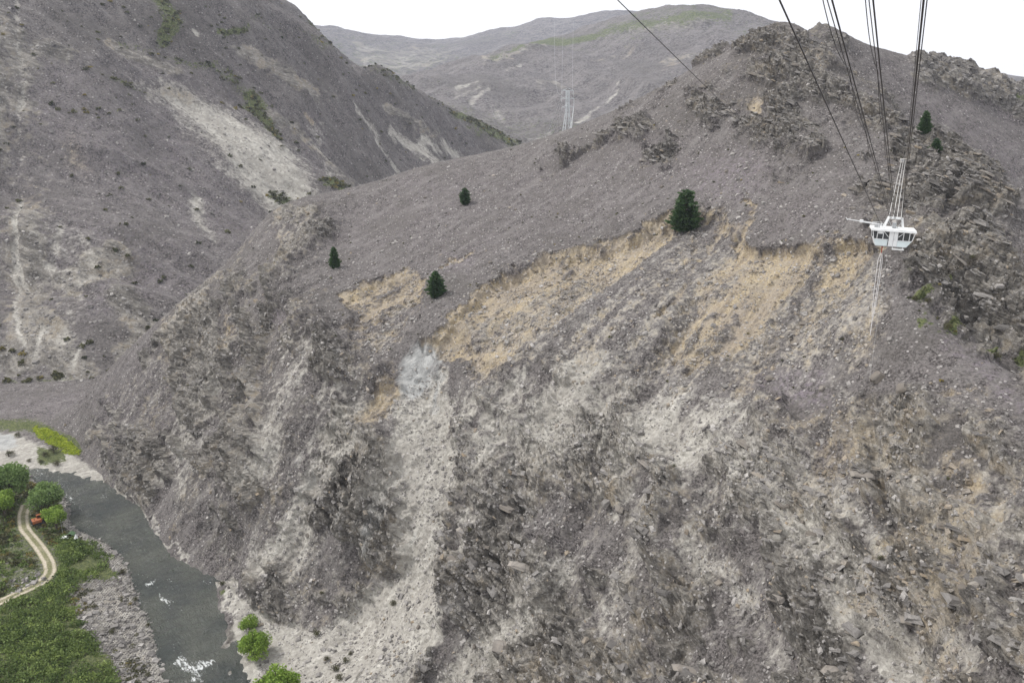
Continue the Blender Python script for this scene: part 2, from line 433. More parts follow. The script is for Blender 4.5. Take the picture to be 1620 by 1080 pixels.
# ochre earth of the slips
for pl, f, vv in [
    ([(545, 480), (600, 443), (650, 434), (668, 455), (660, 475), (625, 465), (600, 470), (570, 492)], 6, 1.0),
    ([(738, 490), (770, 455), (820, 440), (870, 410), (930, 396), (990, 384), (1040, 350), (1066, 343), (1062, 370), (1020, 400), (960, 420), (900, 434), (850, 452), (800, 478), (760, 500)], 6, 0.92),
    ([(655, 545), (700, 518), (742, 500), (750, 530), (745, 545), (800, 552), (835, 560), (800, 580), (720, 572), (690, 556)], 6, 0.95),
    ([(1125, 480), (1190, 402), (1215, 394), (1260, 402), (1300, 398), (1345, 380), (1385, 392), (1335, 440), (1290, 470), (1240, 480), (1205, 530), (1150, 590), (1085, 595), (1040, 575), (1110, 510)], 10, 0.88),
    ([(1000, 560), (1100, 470), (1150, 400), (1165, 410), (1130, 480), (1060, 580)], 12, 0.6),
    ([(580, 610), (610, 560), (625, 600), (612, 650)], 9, 0.6),
    ([(1130, 600), (1220, 590), (1235, 660), (1180, 650)], 12, 0.45),
    ([(1490, 610), (1560, 590), (1570, 640), (1530, 650)], 12, 0.62),
    ([(1230, 650), (1300, 690), (1290, 720), (1225, 700)], 24, 0.55),
    ([(1480, 690), (1540, 720), (1620, 790), (1620, 860), (1540, 800), (1470, 740)], 26, 0.55),
    ([(1540, 880), (1640, 940), (1640, 1020), (1560, 960)], 26, 0.6),
    ([(1400, 900), (1480, 950), (1470, 990), (1400, 950)], 24, 0.52),
    ([(1150, 960), (1250, 930), (1260, 1010), (1180, 1010)], 14, 0.55),
    ([(1440, 345), (1490, 335), (1500, 360), (1450, 368)], 8, 0.55), ([(1500, 270), (1560, 300), (1590, 345), (1540, 320)], 10, 0.45),
    ([(1185, 155), (1215, 158), (1205, 185), (1185, 182)], 6, 0.8), ([(345, 500), (372, 505), (365, 560), (350, 560)], 8, 0.62),
]: paint_poly(mTAN, pl, f, vv)
for pl, w_, vv in [([(1184, 318), (1178, 360), (1172, 395)], 15, 1.0), ([(1140, 345), (1118, 395), (1080, 450), (1040, 490)], 13, 0.85), ([(1110, 345), (1135, 350)], 9, 0.9), ([(1170, 400), (1130, 450), (1090, 510), (1050, 545)], 16, 0.8),
                   ([(1100, 380), (1050, 440)], 9, 0.7), ([(700, 415), (745, 400)], 7, 0.8), ([(530, 500), (560, 480)], 8, 0.7), ([(1230, 480), (1215, 560)], 14, 0.6), ([(1280, 470), (1250, 540)], 10, 0.6), ([(1000, 445), (940, 480)], 10, 0.4),
                   ([(740, 500), (738, 480)], 10, 0.8), ([(1330, 430), (1310, 500)], 12, 0.45), ([(1180, 420), (1165, 500), (1150, 570)], 22, 0.8)]:
    paint_stroke(mTAN, pl, w_, w_ * 0.6, vv)
# wet clay
paint_poly(mCLAY, [(622, 600), (632, 565), (655, 538), (682, 538), (690, 560), (680, 590), (655, 622), (632, 628)], 8, 0.8)
paint_poly(mCLAY, [(545, 820), (590, 770), (635, 770), (640, 850), (620, 900), (570, 900)], 26, 0.30)
paint_poly(mCLAY, [(450, 720), (500, 700), (520, 760), (460, 800)], 22, 0.32)
paint_stroke(mCLAY, [(690, 545), (675, 640)], 10, 8, 0.6)
# flowering thyme
for pl, f, vv in [([(1090, 260), (1180, 240), (1220, 270), (1180, 320), (1110, 310)], 24, 0.9), ([(640, 280), (760, 270), (720, 330), (640, 340)], 30, 0.45), ([(420, 500), (480, 510), (470, 530), (420, 525)], 8, 0.9),
                  ([(1190, 600), (1290, 590), (1310, 660), (1230, 650)], 18, 0.9), ([(1480, 520), (1560, 575), (1630, 640), (1630, 665), (1540, 600)], 8, 0.7), ([(700, 400), (760, 395), (740, 440), (700, 430)], 10, 0.7),
                  ([(450, 360), (620, 300), (900, 240), (1060, 200), (1100, 300), (900, 390), (700, 420), (520, 420)], 30, 0.22), ([(1200, 300), (1330, 280), (1330, 380), (1220, 380)], 24, 0.22), ([(130, 640), (220, 560), (330, 600), (300, 760), (200, 720)], 30, 0.2)]:
    paint_poly(mTHY, pl, f, vv)
for (cu, cv, rr) in [(1455, 475, 10), (1440, 445, 8), (1500, 512, 14), (1465, 500, 9), (1490, 440, 6), (1560, 556, 12), (1600, 575, 12), (340, 940, 8)]:
    paint_poly(mGREEN, [(cu - rr, cv), (cu, cv - rr * 0.7), (cu + rr, cv), (cu + rr * 0.6, cv + rr), (cu - rr * 0.4, cv + rr)], 6, 0.8)

# weak broken cover below the lips of the slips, pale streaks down the middle of the face
BOWL = [(690, 545), (738, 488), (770, 450), (870, 406), (990, 380), (1064, 340), (1090, 344), (1140, 342), (1190, 392), (1215, 390), (1300, 394), (1345, 377), (1388, 388), (1400, 520), (1310, 590), (1200, 610), (1000, 620), (860, 600), (780, 600), (700, 570)]
paint_poly(mTAN, [(1180, 640), (1320, 620), (1480, 620), (1640, 720), (1640, 1090), (1400, 1090), (1300, 900), (1200, 780)], 50, 0.33); paint_poly(mTAN, [(560, 590), (620, 560), (620, 660), (560, 680)], 20, 0.4); paint_poly(mTAN, BOWL, 30, 0.43); paint_poly(mSC, BOWL, 30, 0.44)
paint_poly(mTAN, [(540, 500), (600, 440), (665, 440), (670, 480), (620, 560), (560, 560)], 14, 0.42)
paint_poly(mSC, [(700, 620), (860, 560), (1050, 560), (1200, 620), (1290, 720), (1260, 800), (1120, 760), (960, 740), (860, 760), (760, 800), (725, 740)], 46, 0.50)
for pl, w_, vv in [([(900, 620), (980, 720), (1000, 820)], 40, 0.5), ([(820, 620), (770, 700), (745, 800), (735, 900)], 40, 0.55), ([(1080, 640), (1180, 740), (1290, 860), (1400, 1010)], 60, 0.52), ([(1330, 620), (1400, 720), (1500, 850)], 40, 0.40),
                   ([(1180, 650), (1290, 760), (1400, 880), (1530, 1040)], 44, 0.42), ([(480, 560), (430, 660), (400, 760)], 44, 0.42), ([(560, 600), (520, 700), (470, 790), (440, 900)], 50, 0.50), ([(350, 560), (300, 660), (270, 760)], 44, 0.40),
                   ([(880, 900), (800, 1000), (740, 1090)], 50, 0.5), ([(1040, 800), (1000, 900), (960, 1000)], 40, 0.35), ([(640, 700), (600, 780)], 60, 0.6), ([(1560, 760), (1620, 860)], 40, 0.4), ([(1100, 860), (1180, 960), (1240, 1080)], 40, 0.38)]:
    paint_stroke(mSC, pl, w_, w_ * 0.9, vv)
for pl in ([(700, 545), (738, 490), (770, 452), (870, 408), (990, 382), (1064, 342)], [(1090, 346), (1140, 344), (1190, 394), (1215, 391), (1300, 395), (1345, 378), (1388, 388)], [(548, 478), (600, 440), (650, 431), (670, 452)]):
    paint_stroke(mTAN, [(a_, b_ + 2) for a_, b_ in pl], 20, 9, 1.0)
# where the ground is hollowed or stands proud
mCUT, mFADE, mCARVE, mRIB = (new_mask() for _ in range(4))
paint_poly(mCUT, BOWL, 4, 1.0); paint_poly(mCUT, [(548, 478), (600, 440), (650, 431), (670, 452), (665, 500), (600, 560), (560, 540)], 4, 0.7)
paint_poly(mFADE, [(500, 380), (1000, 330), (1070, 300), (1200, 330), (1420, 330), (1420, 440), (1300, 460), (1150, 470), (1020, 440), (860, 480), (760, 530), (560, 520)], 60, 1.0)
for pl, w_, d_ in [([(660, 590), (680, 650), (705, 720), (690, 850), (660, 910)], 60, 0.9), ([(560, 620), (500, 760), (450, 900)], 26, 0.5), ([(400, 560), (340, 700), (320, 840)], 24, 0.5), ([(1240, 800), (1340, 890), (1480, 1080)], 50, 0.7), 
                   ([(1100, 470), (1050, 560), (1000, 640)], 26, 0.5), ([(960, 640), (940, 760), (900, 900), (860, 1060)], 30, 0.55), ([(1370, 640), (1385, 760), (1420, 860)], 20, 0.7), ([(300, 560), (250, 680), (235, 780)], 22, 0.4), ([(1130, 760), (1100, 900), (1060, 1060)], 30, 0.45)]:
    paint_stroke(mCARVE, pl, w_, w_ * 1.1, d_)
for pl, w_, d_ in [([(520, 540), (545, 620), (590, 760), (560, 860)], 44, 0.7), ([(760, 640), (770, 760), (760, 880), (720, 960)], 44, 0.8), ([(860, 700), (880, 820), (850, 950)], 46, 0.6), ([(1010, 680), (1060, 800), (1010, 960)], 50, 0.7), ([(1320, 660), (1350, 760), (1330, 800)], 36, 0.6),
                   ([(1450, 640), (1530, 760), (1600, 880)], 50, 0.6), ([(360, 500), (390, 600), (400, 700)], 36, 0.6), ([(1180, 860), (1250, 960)], 50, 0.6), ([(760, 560), (800, 585)], 20, 0.7)]:
    paint_stroke(mRIB, pl, w_, w_ * 1.1, d_)
wx = fbm(P * 0.10, 3, 50); wy = fbm(P * 0.10, 3, 60)
wx2 = fbm(P * 0.5, 2, 55); wy2 = fbm(P * 0.5, 2, 65)
wst = fbm(np.stack([(P[:, 0] - P[:, 1]) * 0.10, (P[:, 0] + P[:, 1]) * 0.012, P[:, 2] * 0.02], 1), 3, 68)
wl = fbm(P * 0.022, 3, 150); wl2 = fbm(P * 0.022, 3, 160)
Us = U + wx * 20 + wx2 * 8 + wst * 10; Vs = V_ + wy * 16 + wy2 * 7 - wst * 16
Ur = Us + 45 * wl; Vr = Vs + 60 * wl2
sSC, sTAN, sROCK, sGREEN, sTHY, sCLAY = (sample(m, a_, b_) for m, a_, b_ in ((mSC, Us, Vs), (mTAN, Us, Vs), (mROCK, Ur, Vr), (mGREEN, Us, Vs), (mTHY, Us, Vs), (mCLAY, U + 10 * wx + 5 * wx2, V_ + 8 * wy + 4 * wy2)))
near_left = sstep(560, 440, U) * sstep(330, 370, P[:, 1])
sROCK *= 1 - 0.15 * near_left

for _m in (sSC, sTAN, sROCK):
    _m *= np.clip(1.0 + 0.55 * wst + 0.25 * wx2, 0.3, 1.5); np.clip(_m, 0, 1, out=_m)
mCHU = new_mask()
paint_poly(mCHU, [(636, 612), (680, 600), (700, 650), (706, 700), (728, 690), (716, 770), (698, 850), (688, 905), (712, 945), (650, 1080), (640, 1130), (490, 1130), (520, 1010), (600, 942), (640, 880), (652, 790), (622, 700), (618, 650)], 9, 1.0)
sCH = sample(mCHU, U + 9 * wx + 5 * wx2, V_ + 9 * wy + 5 * wy2)
sSC[:] = np.maximum(sSC, sCH)
sTAN *= np.clip(1.0 + 1.0 * wst + 0.5 * wx2, 0.2, 1.4); np.clip(sTAN, 0, 1, out=sTAN)
# ---- relief: slips cut in, crags and ledges stand out
tilt = np.array([0.30, -0.12, 0.945], np.float32)
warp = fbm(P * 0.06, 3, 70) * 3.2 + fbm(P * 0.35, 2, 75) * 0.8
s1 = (P @ tilt + warp)
along = P @ np.array([[0.8], [-0.6], [0.0]], np.float32)
dep = (P[:, 0] + P[:, 1]) * 0.71 + 1.5 * wx
al = along[:, 0] + 1.2 * wy
band = fbm(np.stack([al * 0.024, s1 * 0.080, dep * 0.024], 1), 3, 170); band2 = fbm(np.stack([al * 0.07, s1 * 0.24, dep * 0.07], 1), 2, 175)
crag = sstep(-0.20, 0.20, band + 0.45 * band2)
sSC[:] = np.clip(sSC + 0.24 * (1 - crag) * sstep(0.4, 0.8, sROCK) * (V_ > 520), 0, 1)
sROCK *= (0.42 + 0.58 * crag) * (1 - 0.9 * sCH)
mWE = new_mask()
for pl, vv in (([(380, 430), (470, 440), (560, 520), (590, 620), (560, 700), (470, 700), (380, 600)], 0.75), ([(200, 620), (330, 560), (420, 700), (400, 900), (300, 860), (220, 760)], 0.45), ([(730, 800), (830, 720), (930, 800), (940, 1000), (860, 1100), (720, 960)], 0.7),
               ([(940, 880), (1060, 800), (1180, 880), (1230, 1100), (920, 1100)], 0.7), ([(1330, 640), (1480, 640), (1560, 740), (1480, 820), (1340, 760)], 0.7), ([(1280, 860), (1440, 840), (1640, 960), (1640, 1100), (1300, 1100)], 0.65), ([(1040, 640), (1120, 620), (1160, 680), (1080, 700)], 0.4), ([(760, 560), (860, 560), (850, 610), (770, 610)], 0.6)):
    paint_poly(mWE, pl, 50, vv)
weather = np.clip(sample(mWE, Ur, Vr) + sstep(360, 300, V_) * 0.85 + sstep(1400, 1440, U) * sstep(620, 540, V_) * 0.65 + 0.55 * sstep(0.05, 0.4, fbm(P * 0.02, 3, 180)), 0, 0.9) * (1 - sSC)
rockw = sstep(0.25, 0.8, sROCK) * (1 - 0.8 * sSC) * (1 - 0.5 * sTAN)
cut = np.maximum(sstep(0.3, 0.8, sTAN) * 1.5, sstep(0.3, 0.9, sSC) * 1.3) + 1.2 * sstep(0.3, 0.9, sCLAY)
bigr = ridged(P * np.array([0.030, 0.030, 0.022], np.float32), 4, 20)
gul = fbm(P * np.array([0.045, 0.045, 0.012], np.float32), 3, 90)
mid = ridged(P * 0.11, 4, 30)
lam = vnoise(np.stack([s1 * 0.32, along[:, 0] * 0.05, P[:, 1] * 0.03], 1), 33)
f1 = (s1 / 2.9) % 1.0; f2 = (s1 / 1.15 + 0.35 * vnoise(P * 0.5, 37)) % 1.0
led1 = np.where(f1 < 0.82, f1 / 0.82, (1 - f1) / 0.18) * (0.45 + 0.55 * vnoise(P * 0.09, 34))
led2 = np.where(f2 < 0.78, f2 / 0.78, (1 - f2) / 0.22) * (0.5 + 0.5 * vnoise(P * 0.22, 36))
blk = np.abs(vnoise(np.stack([s1 * 0.55, along[:, 0] * 0.22, P[:, 1] * 0.22], 1), 38))
def cells(a, b, c, seed):
    i = np.floor(a).astype(np.int32); j = np.floor(b + 0.37 * _val[(i * 7 + seed) & 4095]).astype(np.int32); k = np.floor(c + 0.4 * _val[(i * 13 + seed * 3) & 4095]).astype(np.int32)
    return _val[_perm[(_perm[(_perm[(i + seed) & 4095] + j) & 4095] + k) & 4095]]
cell1 = cells(s1 / 1.7, al / 4.2, dep / 3.6, 5); cell2 = cells(s1 / 0.75, al / 1.9, dep / 1.7, 9)
crack = sstep(0.72, 0.95, 1 - np.abs(vnoise(P * np.array([0.16, 0.16, 0.10], np.float32), 39)) * 2.2) 
fine = fbm(P * 0.9, 3, 40)
far_f = np.clip(1.0 - (P[:, 1] - 380) / 150, 0.3, 1)
strat = ridged(np.stack([al * 0.045, s1 * 0.30, dep * 0.05], 1), 3, 100)
strat2 = ridged(np.stack([al * 0.11, s1 * 0.85, dep * 0.12], 1), 2, 104)
fgul = ridged(np.stack([(P[:, 0] - P[:, 1]) * 0.030 + 0.5 * wl, (P[:, 0] + P[:, 1]) * 0.006, P[:, 2] * 0.010], 1), 4, 108)
ribw = np.clip(rockw + 0.6 * sTAN + 0.5 * sSC, 0, 1)
Uc, Vc = U + 12 * wx + 6 * wx2, V_ + 10 * wy + 5 * wy2
chs = 1 - 0.85 * sstep(0.3, 0.8, sCH)
big_rock = sstep(0.15, 0.5, sROCK + 0.3 * sSC) * chs; ribw = ribw * chs
disp = big_rock * (3.4 * bigr + 1.8 * gul) * 0.9 + 2.6 * (crag - 0.5) * big_rock + rockw * (1.3 * mid + 2.6 * strat + 1.4 * strat2 + 1.5 * led1 + 0.8 * led2 + 0.3 * fine + 1.0 * cell1 + 0.35 * cell2 - 1.2 * crack) \
    + (1 - rockw) * (0.5 * gul + 0.3 * fbm(P * 0.3, 3, 44) + 0.16 * fine) - 0.6 * cut \
    + sSC * 0.25 * fine + ribw * (2.6 * gul - 2.2 * fgul) \
    - 3.0 * np.minimum(sample(mCUT, Uc, Vc), sample(mFADE, Uc, Vc)) - 4.5 * sample(mCARVE, Uc, Vc) + 3.2 * sample(mRIB, Uc, Vc)
disp *= 1 - 0.6 * near_left
# crisp lips and runnels down the bare earth
disp += sTAN * (0.8 * ridged(np.stack([along[:, 0] * 0.22, P[:, 1] * 0.02, P[:, 2] * 0.03], 1), 2, 80))
low = sstep(-1.5, 7.0, P[:, 2]) * 0.85 + 0.15
disp *= low * far_f
flat = sstep(0.35, 0.8, sample(mSC, U, V_)) * (P[:, 2] < 8)
disp *= (1 - 0.9 * flat)
D = P + Nf * disp[:, None].astype(np.float32)
mA = np.stack([sSC, sTAN, sROCK, 1 - weather], 1); mB = np.stack([sGREEN, sTHY, sCLAY], 1)
M_SPUR = terrain_material("dry_heath_and_schist", heath_k=0.9)
spur_me = grid_mesh("rocky_spur", D[:, 0].reshape(shp), D[:, 1].reshape(shp), D[:, 2].reshape(shp), {"mA": mA, "mB": mB}, keep=((D[:, 2] > -4) & (U > -120) & (U < 1800) & (V_ < 1190) & (P[:, 1] < 520)).reshape(shp), smooth=False)
spur = add_obj("rocky_spur", spur_me, M_SPUR, kind="structure", label="steep rocky heath-covered spur with pale landslips above the river")
# keep what scattering needs
SP_P, SP_N, SP_U, SP_V = D, Nf, U, V_
SP_ROCK, SP_SC, SP_TAN, SP_GREEN = rockw, sSC, sTAN, sGREEN
# ================================================================== hillsides further up the valley
def hill(name, pts, az0, az1, nc, r0, r1, nr, relief, mat, masks=None, label=None, k=1.0, warp=1.0, extra=None, smooth=0.0, across=(0.25, 0.97), weath=0.2, foot=0, vmax=lambda u: 900):
    land = Land(pts, smooth)
    rr = r0 * (r1 / r0) ** np.linspace(0, 1, nr)
    X, Y = polar(az0, az1, nc, rr); Z = coarse_z(land, X, Y, 4)
    n = grid_normals(X, Y, Z).reshape(-1, 3).astype(np.float32)
    P = np.stack([X, Y, Z], -1).reshape(-1, 3).astype(np.float32)
    u, v = proj(P)
    us = u + warp * (14 * fbm(P * 0.05 / k, 3, 51) + 6 * fbm(P * 0.25 / k, 2, 52)); vs_ = v + warp * (11 * fbm(P * 0.05 / k, 3, 61) + 5 * fbm(P * 0.25 / k, 2, 62))
    ms = [sample(m, us, vs_) if m is not None else np.zeros(len(P), np.float32) for m in (masks or [None] * 6)]
    ac = P[:, 0] * across[0] + P[:, 1] * across[1]; fa = P[:, 0] * across[1] - P[:, 1] * across[0]
    st = fbm(np.stack([ac * 0.05 / k, fa * 0.006 / k, P[:, 2] * 0.006 / k], 1), 4, 67)
    ms = [np.clip(m * (1 + 0.8 * st), 0, 1).astype(np.float32) for m in ms]
    d = relief(P, ms)
    if extra is not None: extra(P, ms)
    if foot: d = d * np.clip((P[:, 2] - 1) / foot, 0.03, 1)
    D = P + n * d[:, None].astype(np.float32)
    me = grid_mesh(name, D[:, 0].reshape(X.shape), D[:, 1].reshape(X.shape), D[:, 2].reshape(X.shape), {"mA": np.stack([ms[0], ms[1], ms[2], np.full(len(P), 1 - weath)], 1), "mB": np.stack([ms[3], ms[4], ms[5]], 1)}, keep=((D[:, 2] > -8) & (u > -160) & (u < 1780) & (v > -90) & (v < vmax(u))).reshape(X.shape))
    o = add_obj(name, me, mat, kind="structure", label=label)
    return o, D, n, u, v, ms

# ---- the big hillside on the left
LEFT = [A(0, 636, 383), A(130, 632, 388), A(60, 634, 385), A(0, 560, 420), A(0, 450, 478), A(0, 330, 555), A(0, 170, 640), A(0, 0, 735), A(-150, 0, 660), A(-150, 330, 500), A(-150, 640, 372),
        A(130, 560, 420), A(130, 450, 478), A(130, 330, 560), A(130, 170, 660), A(150, 40, 760), A(250, 500, 462), A(300, 420, 525), A(280, 330, 605), A(250, 200, 700), A(300, 80, 800), A(310, 0, 850),
        A(405, 8, 905), A(440, 28, 925), A(520, 73, 1010), A(600, 104, 1090), A(650, 132, 1140), A(700, 162, 1190), A(760, 197, 1250), A(826, 236, 1320), A(400, 100, 850), A(450, 250, 745), A(400, 330, 660), A(450, 160, 840), A(560, 150, 960),
        A(500, 290, 730), A(600, 210, 980), A(640, 270, 940), A(720, 240, 1120), A(380, 230, 720), A(560, 250, 860)]
for a_ in list(LEFT[22:28]): LEFT.append((a_[0] + 60, a_[1] + 180, a_[2] - 70))
LEFT += [(-240, 330, -4), (-170, 370, -4), (-380, 330, -4), (-150, 460, 0), (-200, 430, 2), (-60, 640, 25), (40, 800, 40), (60, 1000, 50), (-560, 700, 260), (-500, 1000, 330), (-300, 1200, 260)]
l = [new_mask() for _ in range(6)]
lSC, lTAN, lROCK, lGREEN, lTHY, lCLAY = l
paint_poly(lSC, [(215, 125), (260, 120), (330, 150), (400, 190), (450, 225), (490, 280), (500, 310), (440, 330), (400, 290), (340, 230), (280, 180), (240, 155)], 24, 0.80)
paint_poly(lSC, [(480, 175), (510, 190), (540, 270), (520, 290), (490, 220)], 10, 0.45)
paint_stroke(lSC, [(555, 165), (580, 195), (595, 230), (640, 280)], 12, 10, 0.85)
for pl, w_, vv in [([(620, 205), (660, 230), (690, 265)], 16, 0.7), ([(670, 220), (710, 240), (745, 255)], 16, 0.75), ([(600, 230), (620, 265)], 8, 0.6), ([(690, 235), (710, 262)], 10, 0.7),
                   ([(30, -20), (28, 40), (38, 110), (28, 200), (22, 300), (30, 400), (22, 480)], 12, 0.45), ([(28, 310), (32, 390), (35, 450)], 8, 0.8), ([(25, 430), (22, 500), (30, 545)], 8, 0.6),
                   ([(130, 370), (150, 400), (120, 460), (90, 540)], 26, 0.36), ([(310, 320), (330, 380), (350, 420)], 22, 0.5), ([(290, 200), (330, 240), (370, 270)], 30, 0.35), ([(110, 330), (80, 420)], 20, 0.4), ([(60, 520), (50, 570)], 12, 0.5),
                   ([(130, 540), (90, 600)], 10, 0.5), ([(310, 38), (316, 48)], 9, 0.8)]:
    paint_stroke(lSC, pl, w_, w_ * 0.8, vv)
paint_poly(lSC, [(40, 230), (110, 190), (150, 260), (190, 380), (180, 470), (120, 560), (60, 580), (50, 430)], 40, 0.24)
paint_poly(lTAN, [(225, 122), (270, 125), (320, 150), (310, 165), (250, 145)], 8, 0.5)
paint_poly(lTAN, [(90, 190), (130, 200), (150, 280), (90, 280)], 18, 0.38)
paint_stroke(lTAN, [(485, 180), (495, 190)], 10, 6, 0.7)
for pl, w_ in [([(-40, 10), (20, 60), (40, 110)], 60), ([(60, 80), (110, 90)], 30), ([(180, 60), (280, 100)], 22), ([(0, 100), (5, 260)], 26), ([(20, 560), (60, 520), (120, 590)], 60), ([(190, 470), (230, 520), (200, 560)], 50),
               ([(380, 80), (450, 110), (520, 150)], 30), ([(400, 170), (470, 200), (560, 280)], 20), ([(610, 170), (690, 215)], 16), ([(100, 440), (190, 400)], 50)]:
    paint_stroke(lROCK, pl, w_, w_ * 0.8, 0.72)
paint_poly(lROCK, [(20, 60), (70, 40), (60, 200), (100, 330), (60, 600), (0, 600), (0, 80)], 30, 0.5)
for pl, w_, vv in [([(480, 40), (560, 90), (640, 130), (720, 175)], 16, 0.45), ([(725, 175), (770, 205), (820, 235)], 13, 0.9), ([(255, 0), (275, 30), (260, 50)], 24, 0.75), ([(345, 45), (385, 45)], 12, 0.9), ([(395, 150), (430, 200), (440, 215)], 16, 0.75),
                   ([(440, 300), (480, 315)], 16, 0.7), ([(510, 290), (540, 300)], 14, 0.7), ([(190, 55), (330, 95), (420, 170)], 12, 0.42), ([(400, 30), (470, 55)], 14, 0.45), ([(140, 110), (240, 150)], 14, 0.4), ([(0, 600), (110, 590)], 14, 0.35), ([(430, 30), (520, 70)], 10, 0.5)]:
    paint_stroke(lGREEN, pl, w_, w_ * 0.9, vv)
for pl, vv in [([(490, 185), (530, 250), (520, 280), (490, 240)], 0.9), ([(440, 270), (500, 270), (470, 310), (420, 290)], 0.8), ([(0, 590), (130, 600), (130, 640), (0, 640)], 0.4), ([(240, 210), (300, 220), (280, 260)], 0.6), ([(0, 100), (400, 100), (420, 420), (0, 560)], 0.3)]:
    paint_poly(lTHY, pl, 18, vv)
def left_relief(P, m):
    down = np.stack([(P[:, 0] * 0.25 + P[:, 1] * 0.97) * 0.018, (P[:, 0] * 0.97 - P[:, 1] * 0.25) * 0.004, P[:, 2] * 0.004], 1)
    rib = ridged(down, 4, 21)
    rk = sstep(0.25, 0.7, m[2])
    s = (P @ np.array([0.25, 0.1, 0.96], np.float32) + 5 * fbm(P * 0.03, 3, 71)); f = (s / 6.0) % 1.0
    led = np.where(f < 0.8, f / 0.8, (1 - f) / 0.2)
    return 13.0 * rib * np.clip((P[:, 2] + 10) / 60, 0.1, 1) + 2.0 * fbm(P * 0.03, 3, 22) + 0.7 * fbm(P * 0.18, 3, 23) + rk * (2.6 * ridged(P * 0.05, 4, 24) + 1.6 * led * (0.5 + 0.5 * vnoise(P * 0.04, 26))) - 2.2 * m[0] - 6.5
M_LEFT = terrain_material("hillside_heath", 2.2, 0.7, 75.0, heath_k=0.90)
hill_left, LH_P, LH_N, LH_U, LH_V, LH_M = hill("hillside", LEFT, -46, 4, 620, 368, 1450, 520, left_relief, M_LEFT, l, "steep dark heath hillside with a pale scree chute up the valley", 2.2, weath=0.4, foot=45, vmax=lambda u: np.interp(u, [-200, 160, 300, 450, 900], [720, 720, 560, 420, 330]))

# ---- slope behind the peak on the right
RS = [A(1200, 130, 460), A(1262, 78, 468), A(1300, 47, 468), A(1340, 55, 475), A(1390, 77, 485), A(1440, 92, 495), A(1500, 103, 505), A(1545, 110, 512), A(1590, 128, 515), A(1622, 140, 515), A(1720, 170, 515), A(1900, 260, 500),
      A(1400, 130, 440), A(1480, 180, 430), A(1560, 220, 430), A(1620, 250, 430), A(1500, 260, 380), A(1580, 310, 378), A(1640, 360, 370), A(1800, 420, 380), A(1560, 160, 480), A(1620, 195, 475),
      (140, 560, 150), (220, 590, 140), (300, 600, 120), (380, 580, 80), (120, 420, 140), (160, 360, 110), (230, 330, 90), (420, 400, 60)]
r_ = [new_mask() for _ in range(6)]
paint_poly(r_[2], [(1435, 92), (1500, 98), (1545, 105), (1590, 120), (1660, 150), (1660, 215), (1600, 190), (1560, 165), (1500, 150), (1450, 128)], 10, 0.95)
paint_poly(r_[2], [(1260, 40), (1300, 38), (1350, 60), (1350, 90), (1280, 80)], 10, 0.7)
paint_stroke(r_[0], [(1500, 200), (1540, 240), (1590, 310)], 7, 8, 0.6); paint_poly(r_[3], [(1590, 140), (1640, 160), (1640, 180), (1600, 170)], 8, 0.5)
paint_poly(r_[4], [(1400, 100), (1640, 200), (1640, 360), (1500, 260)], 30, 0.35)
def right_relief(P, m):
    rk = sstep(0.3, 0.8, m[2])
    return rk * (6.0 * ridged(P * 0.05, 4, 27) + 2.6 * ridged(P * 0.16, 3, 28)) + 0.8 * fbm(P * 0.04, 3, 29) + 0.35 * fbm(P * 0.3, 3, 25)
M_RIGHT = terrain_material("ridge_heath", 1.6, 1.0, heath_k=0.9)
hill_right, RH_P, RH_N, RH_U, RH_V, RH_M = hill("ridge", RS, 14, 44, 300, 330, 620, 240, right_relief, M_RIGHT, r_, "smooth heath ridge with a dark crag along its top behind the peak", 1.6, weath=0.85, vmax=lambda u: np.interp(u, [1150, 1300, 1450, 1800], [160, 200, 320, 480]))

# ---- far hills across the head of the valley
FARB = [A(640, 128, 2050), A(700, 105, 2300), A(760, 92, 2450), A(840, 66, 2650), A(900, 54, 2750), A(1000, 22, 2700), A(1050, 14, 2650), A(1100, 14, 2600), A(1150, 17, 2500), A(1230, 36, 2400), A(1290, 75, 2350), A(1330, 100, 2300), A(1500, 150, 2300),
        A(840, 232, 1480), A(760, 200, 1560), A(900, 205, 1600), A(1000, 130, 1900), A(1100, 90, 2050), A(900, 130, 2050), A(800, 140, 1950), A(700, 150, 1900), A(1200, 80, 2000), A(850, 190, 1700), A(950, 165, 1800), A(1000, 60, 2350), A(900, 90, 2300), A(1150, 130, 1800),
        A(600, 190, 1800), (-500, 2300, 40), (0, 3200, 200), (600, 3200, 280), (1200, 2800, 100), (0, 1350, 20), (400, 1450, 40), (-400, 1700, 10), (900, 1800, 60)]
fB = [new_mask() for _ in range(6)]; fB[3][:] = 0.24
for pl, w_, vv in [([(745, 160), (775, 140)], 9, 0.8), ([(720, 150), (760, 140)], 12, 0.5), ([(770, 160), (800, 185)], 10, 0.4), ([(900, 195), (930, 180), (985, 130)], 5, 0.8), ([(860, 140), (880, 165)], 20, 0.4), ([(720, 138), (755, 130)], 5, 0.9), ([(800, 112), (825, 105)], 5, 0.8), ([(840, 215), (870, 205)], 10, 0.4)]:
    paint_stroke(fB[0], pl, w_, w_, vv)
for pl, w_, vv in [([(840, 65), (890, 60), (940, 55)], 12, 1.0), ([(950, 50), (1050, 35), (1150, 25)], 24, 0.6), ([(1000, 70), (1100, 60), (1180, 50)], 20, 0.35), ([(780, 95), (830, 80)], 14, 0.6), ([(1000, 25), (1100, 14)], 10, 0.5)]:
    paint_stroke(fB[3], pl, w_, w_ * 0.8, vv)
for pl, w_ in [([(850, 135), (880, 130), (910, 145)], 16), ([(940, 100), (1000, 85)], 12), ([(770, 100), (860, 80)], 14), ([(1050, 100), (1180, 70)], 18), ([(1000, 50), (1120, 40)], 14)]:
    paint_stroke(fB[2], pl, w_, w_, 0.7)
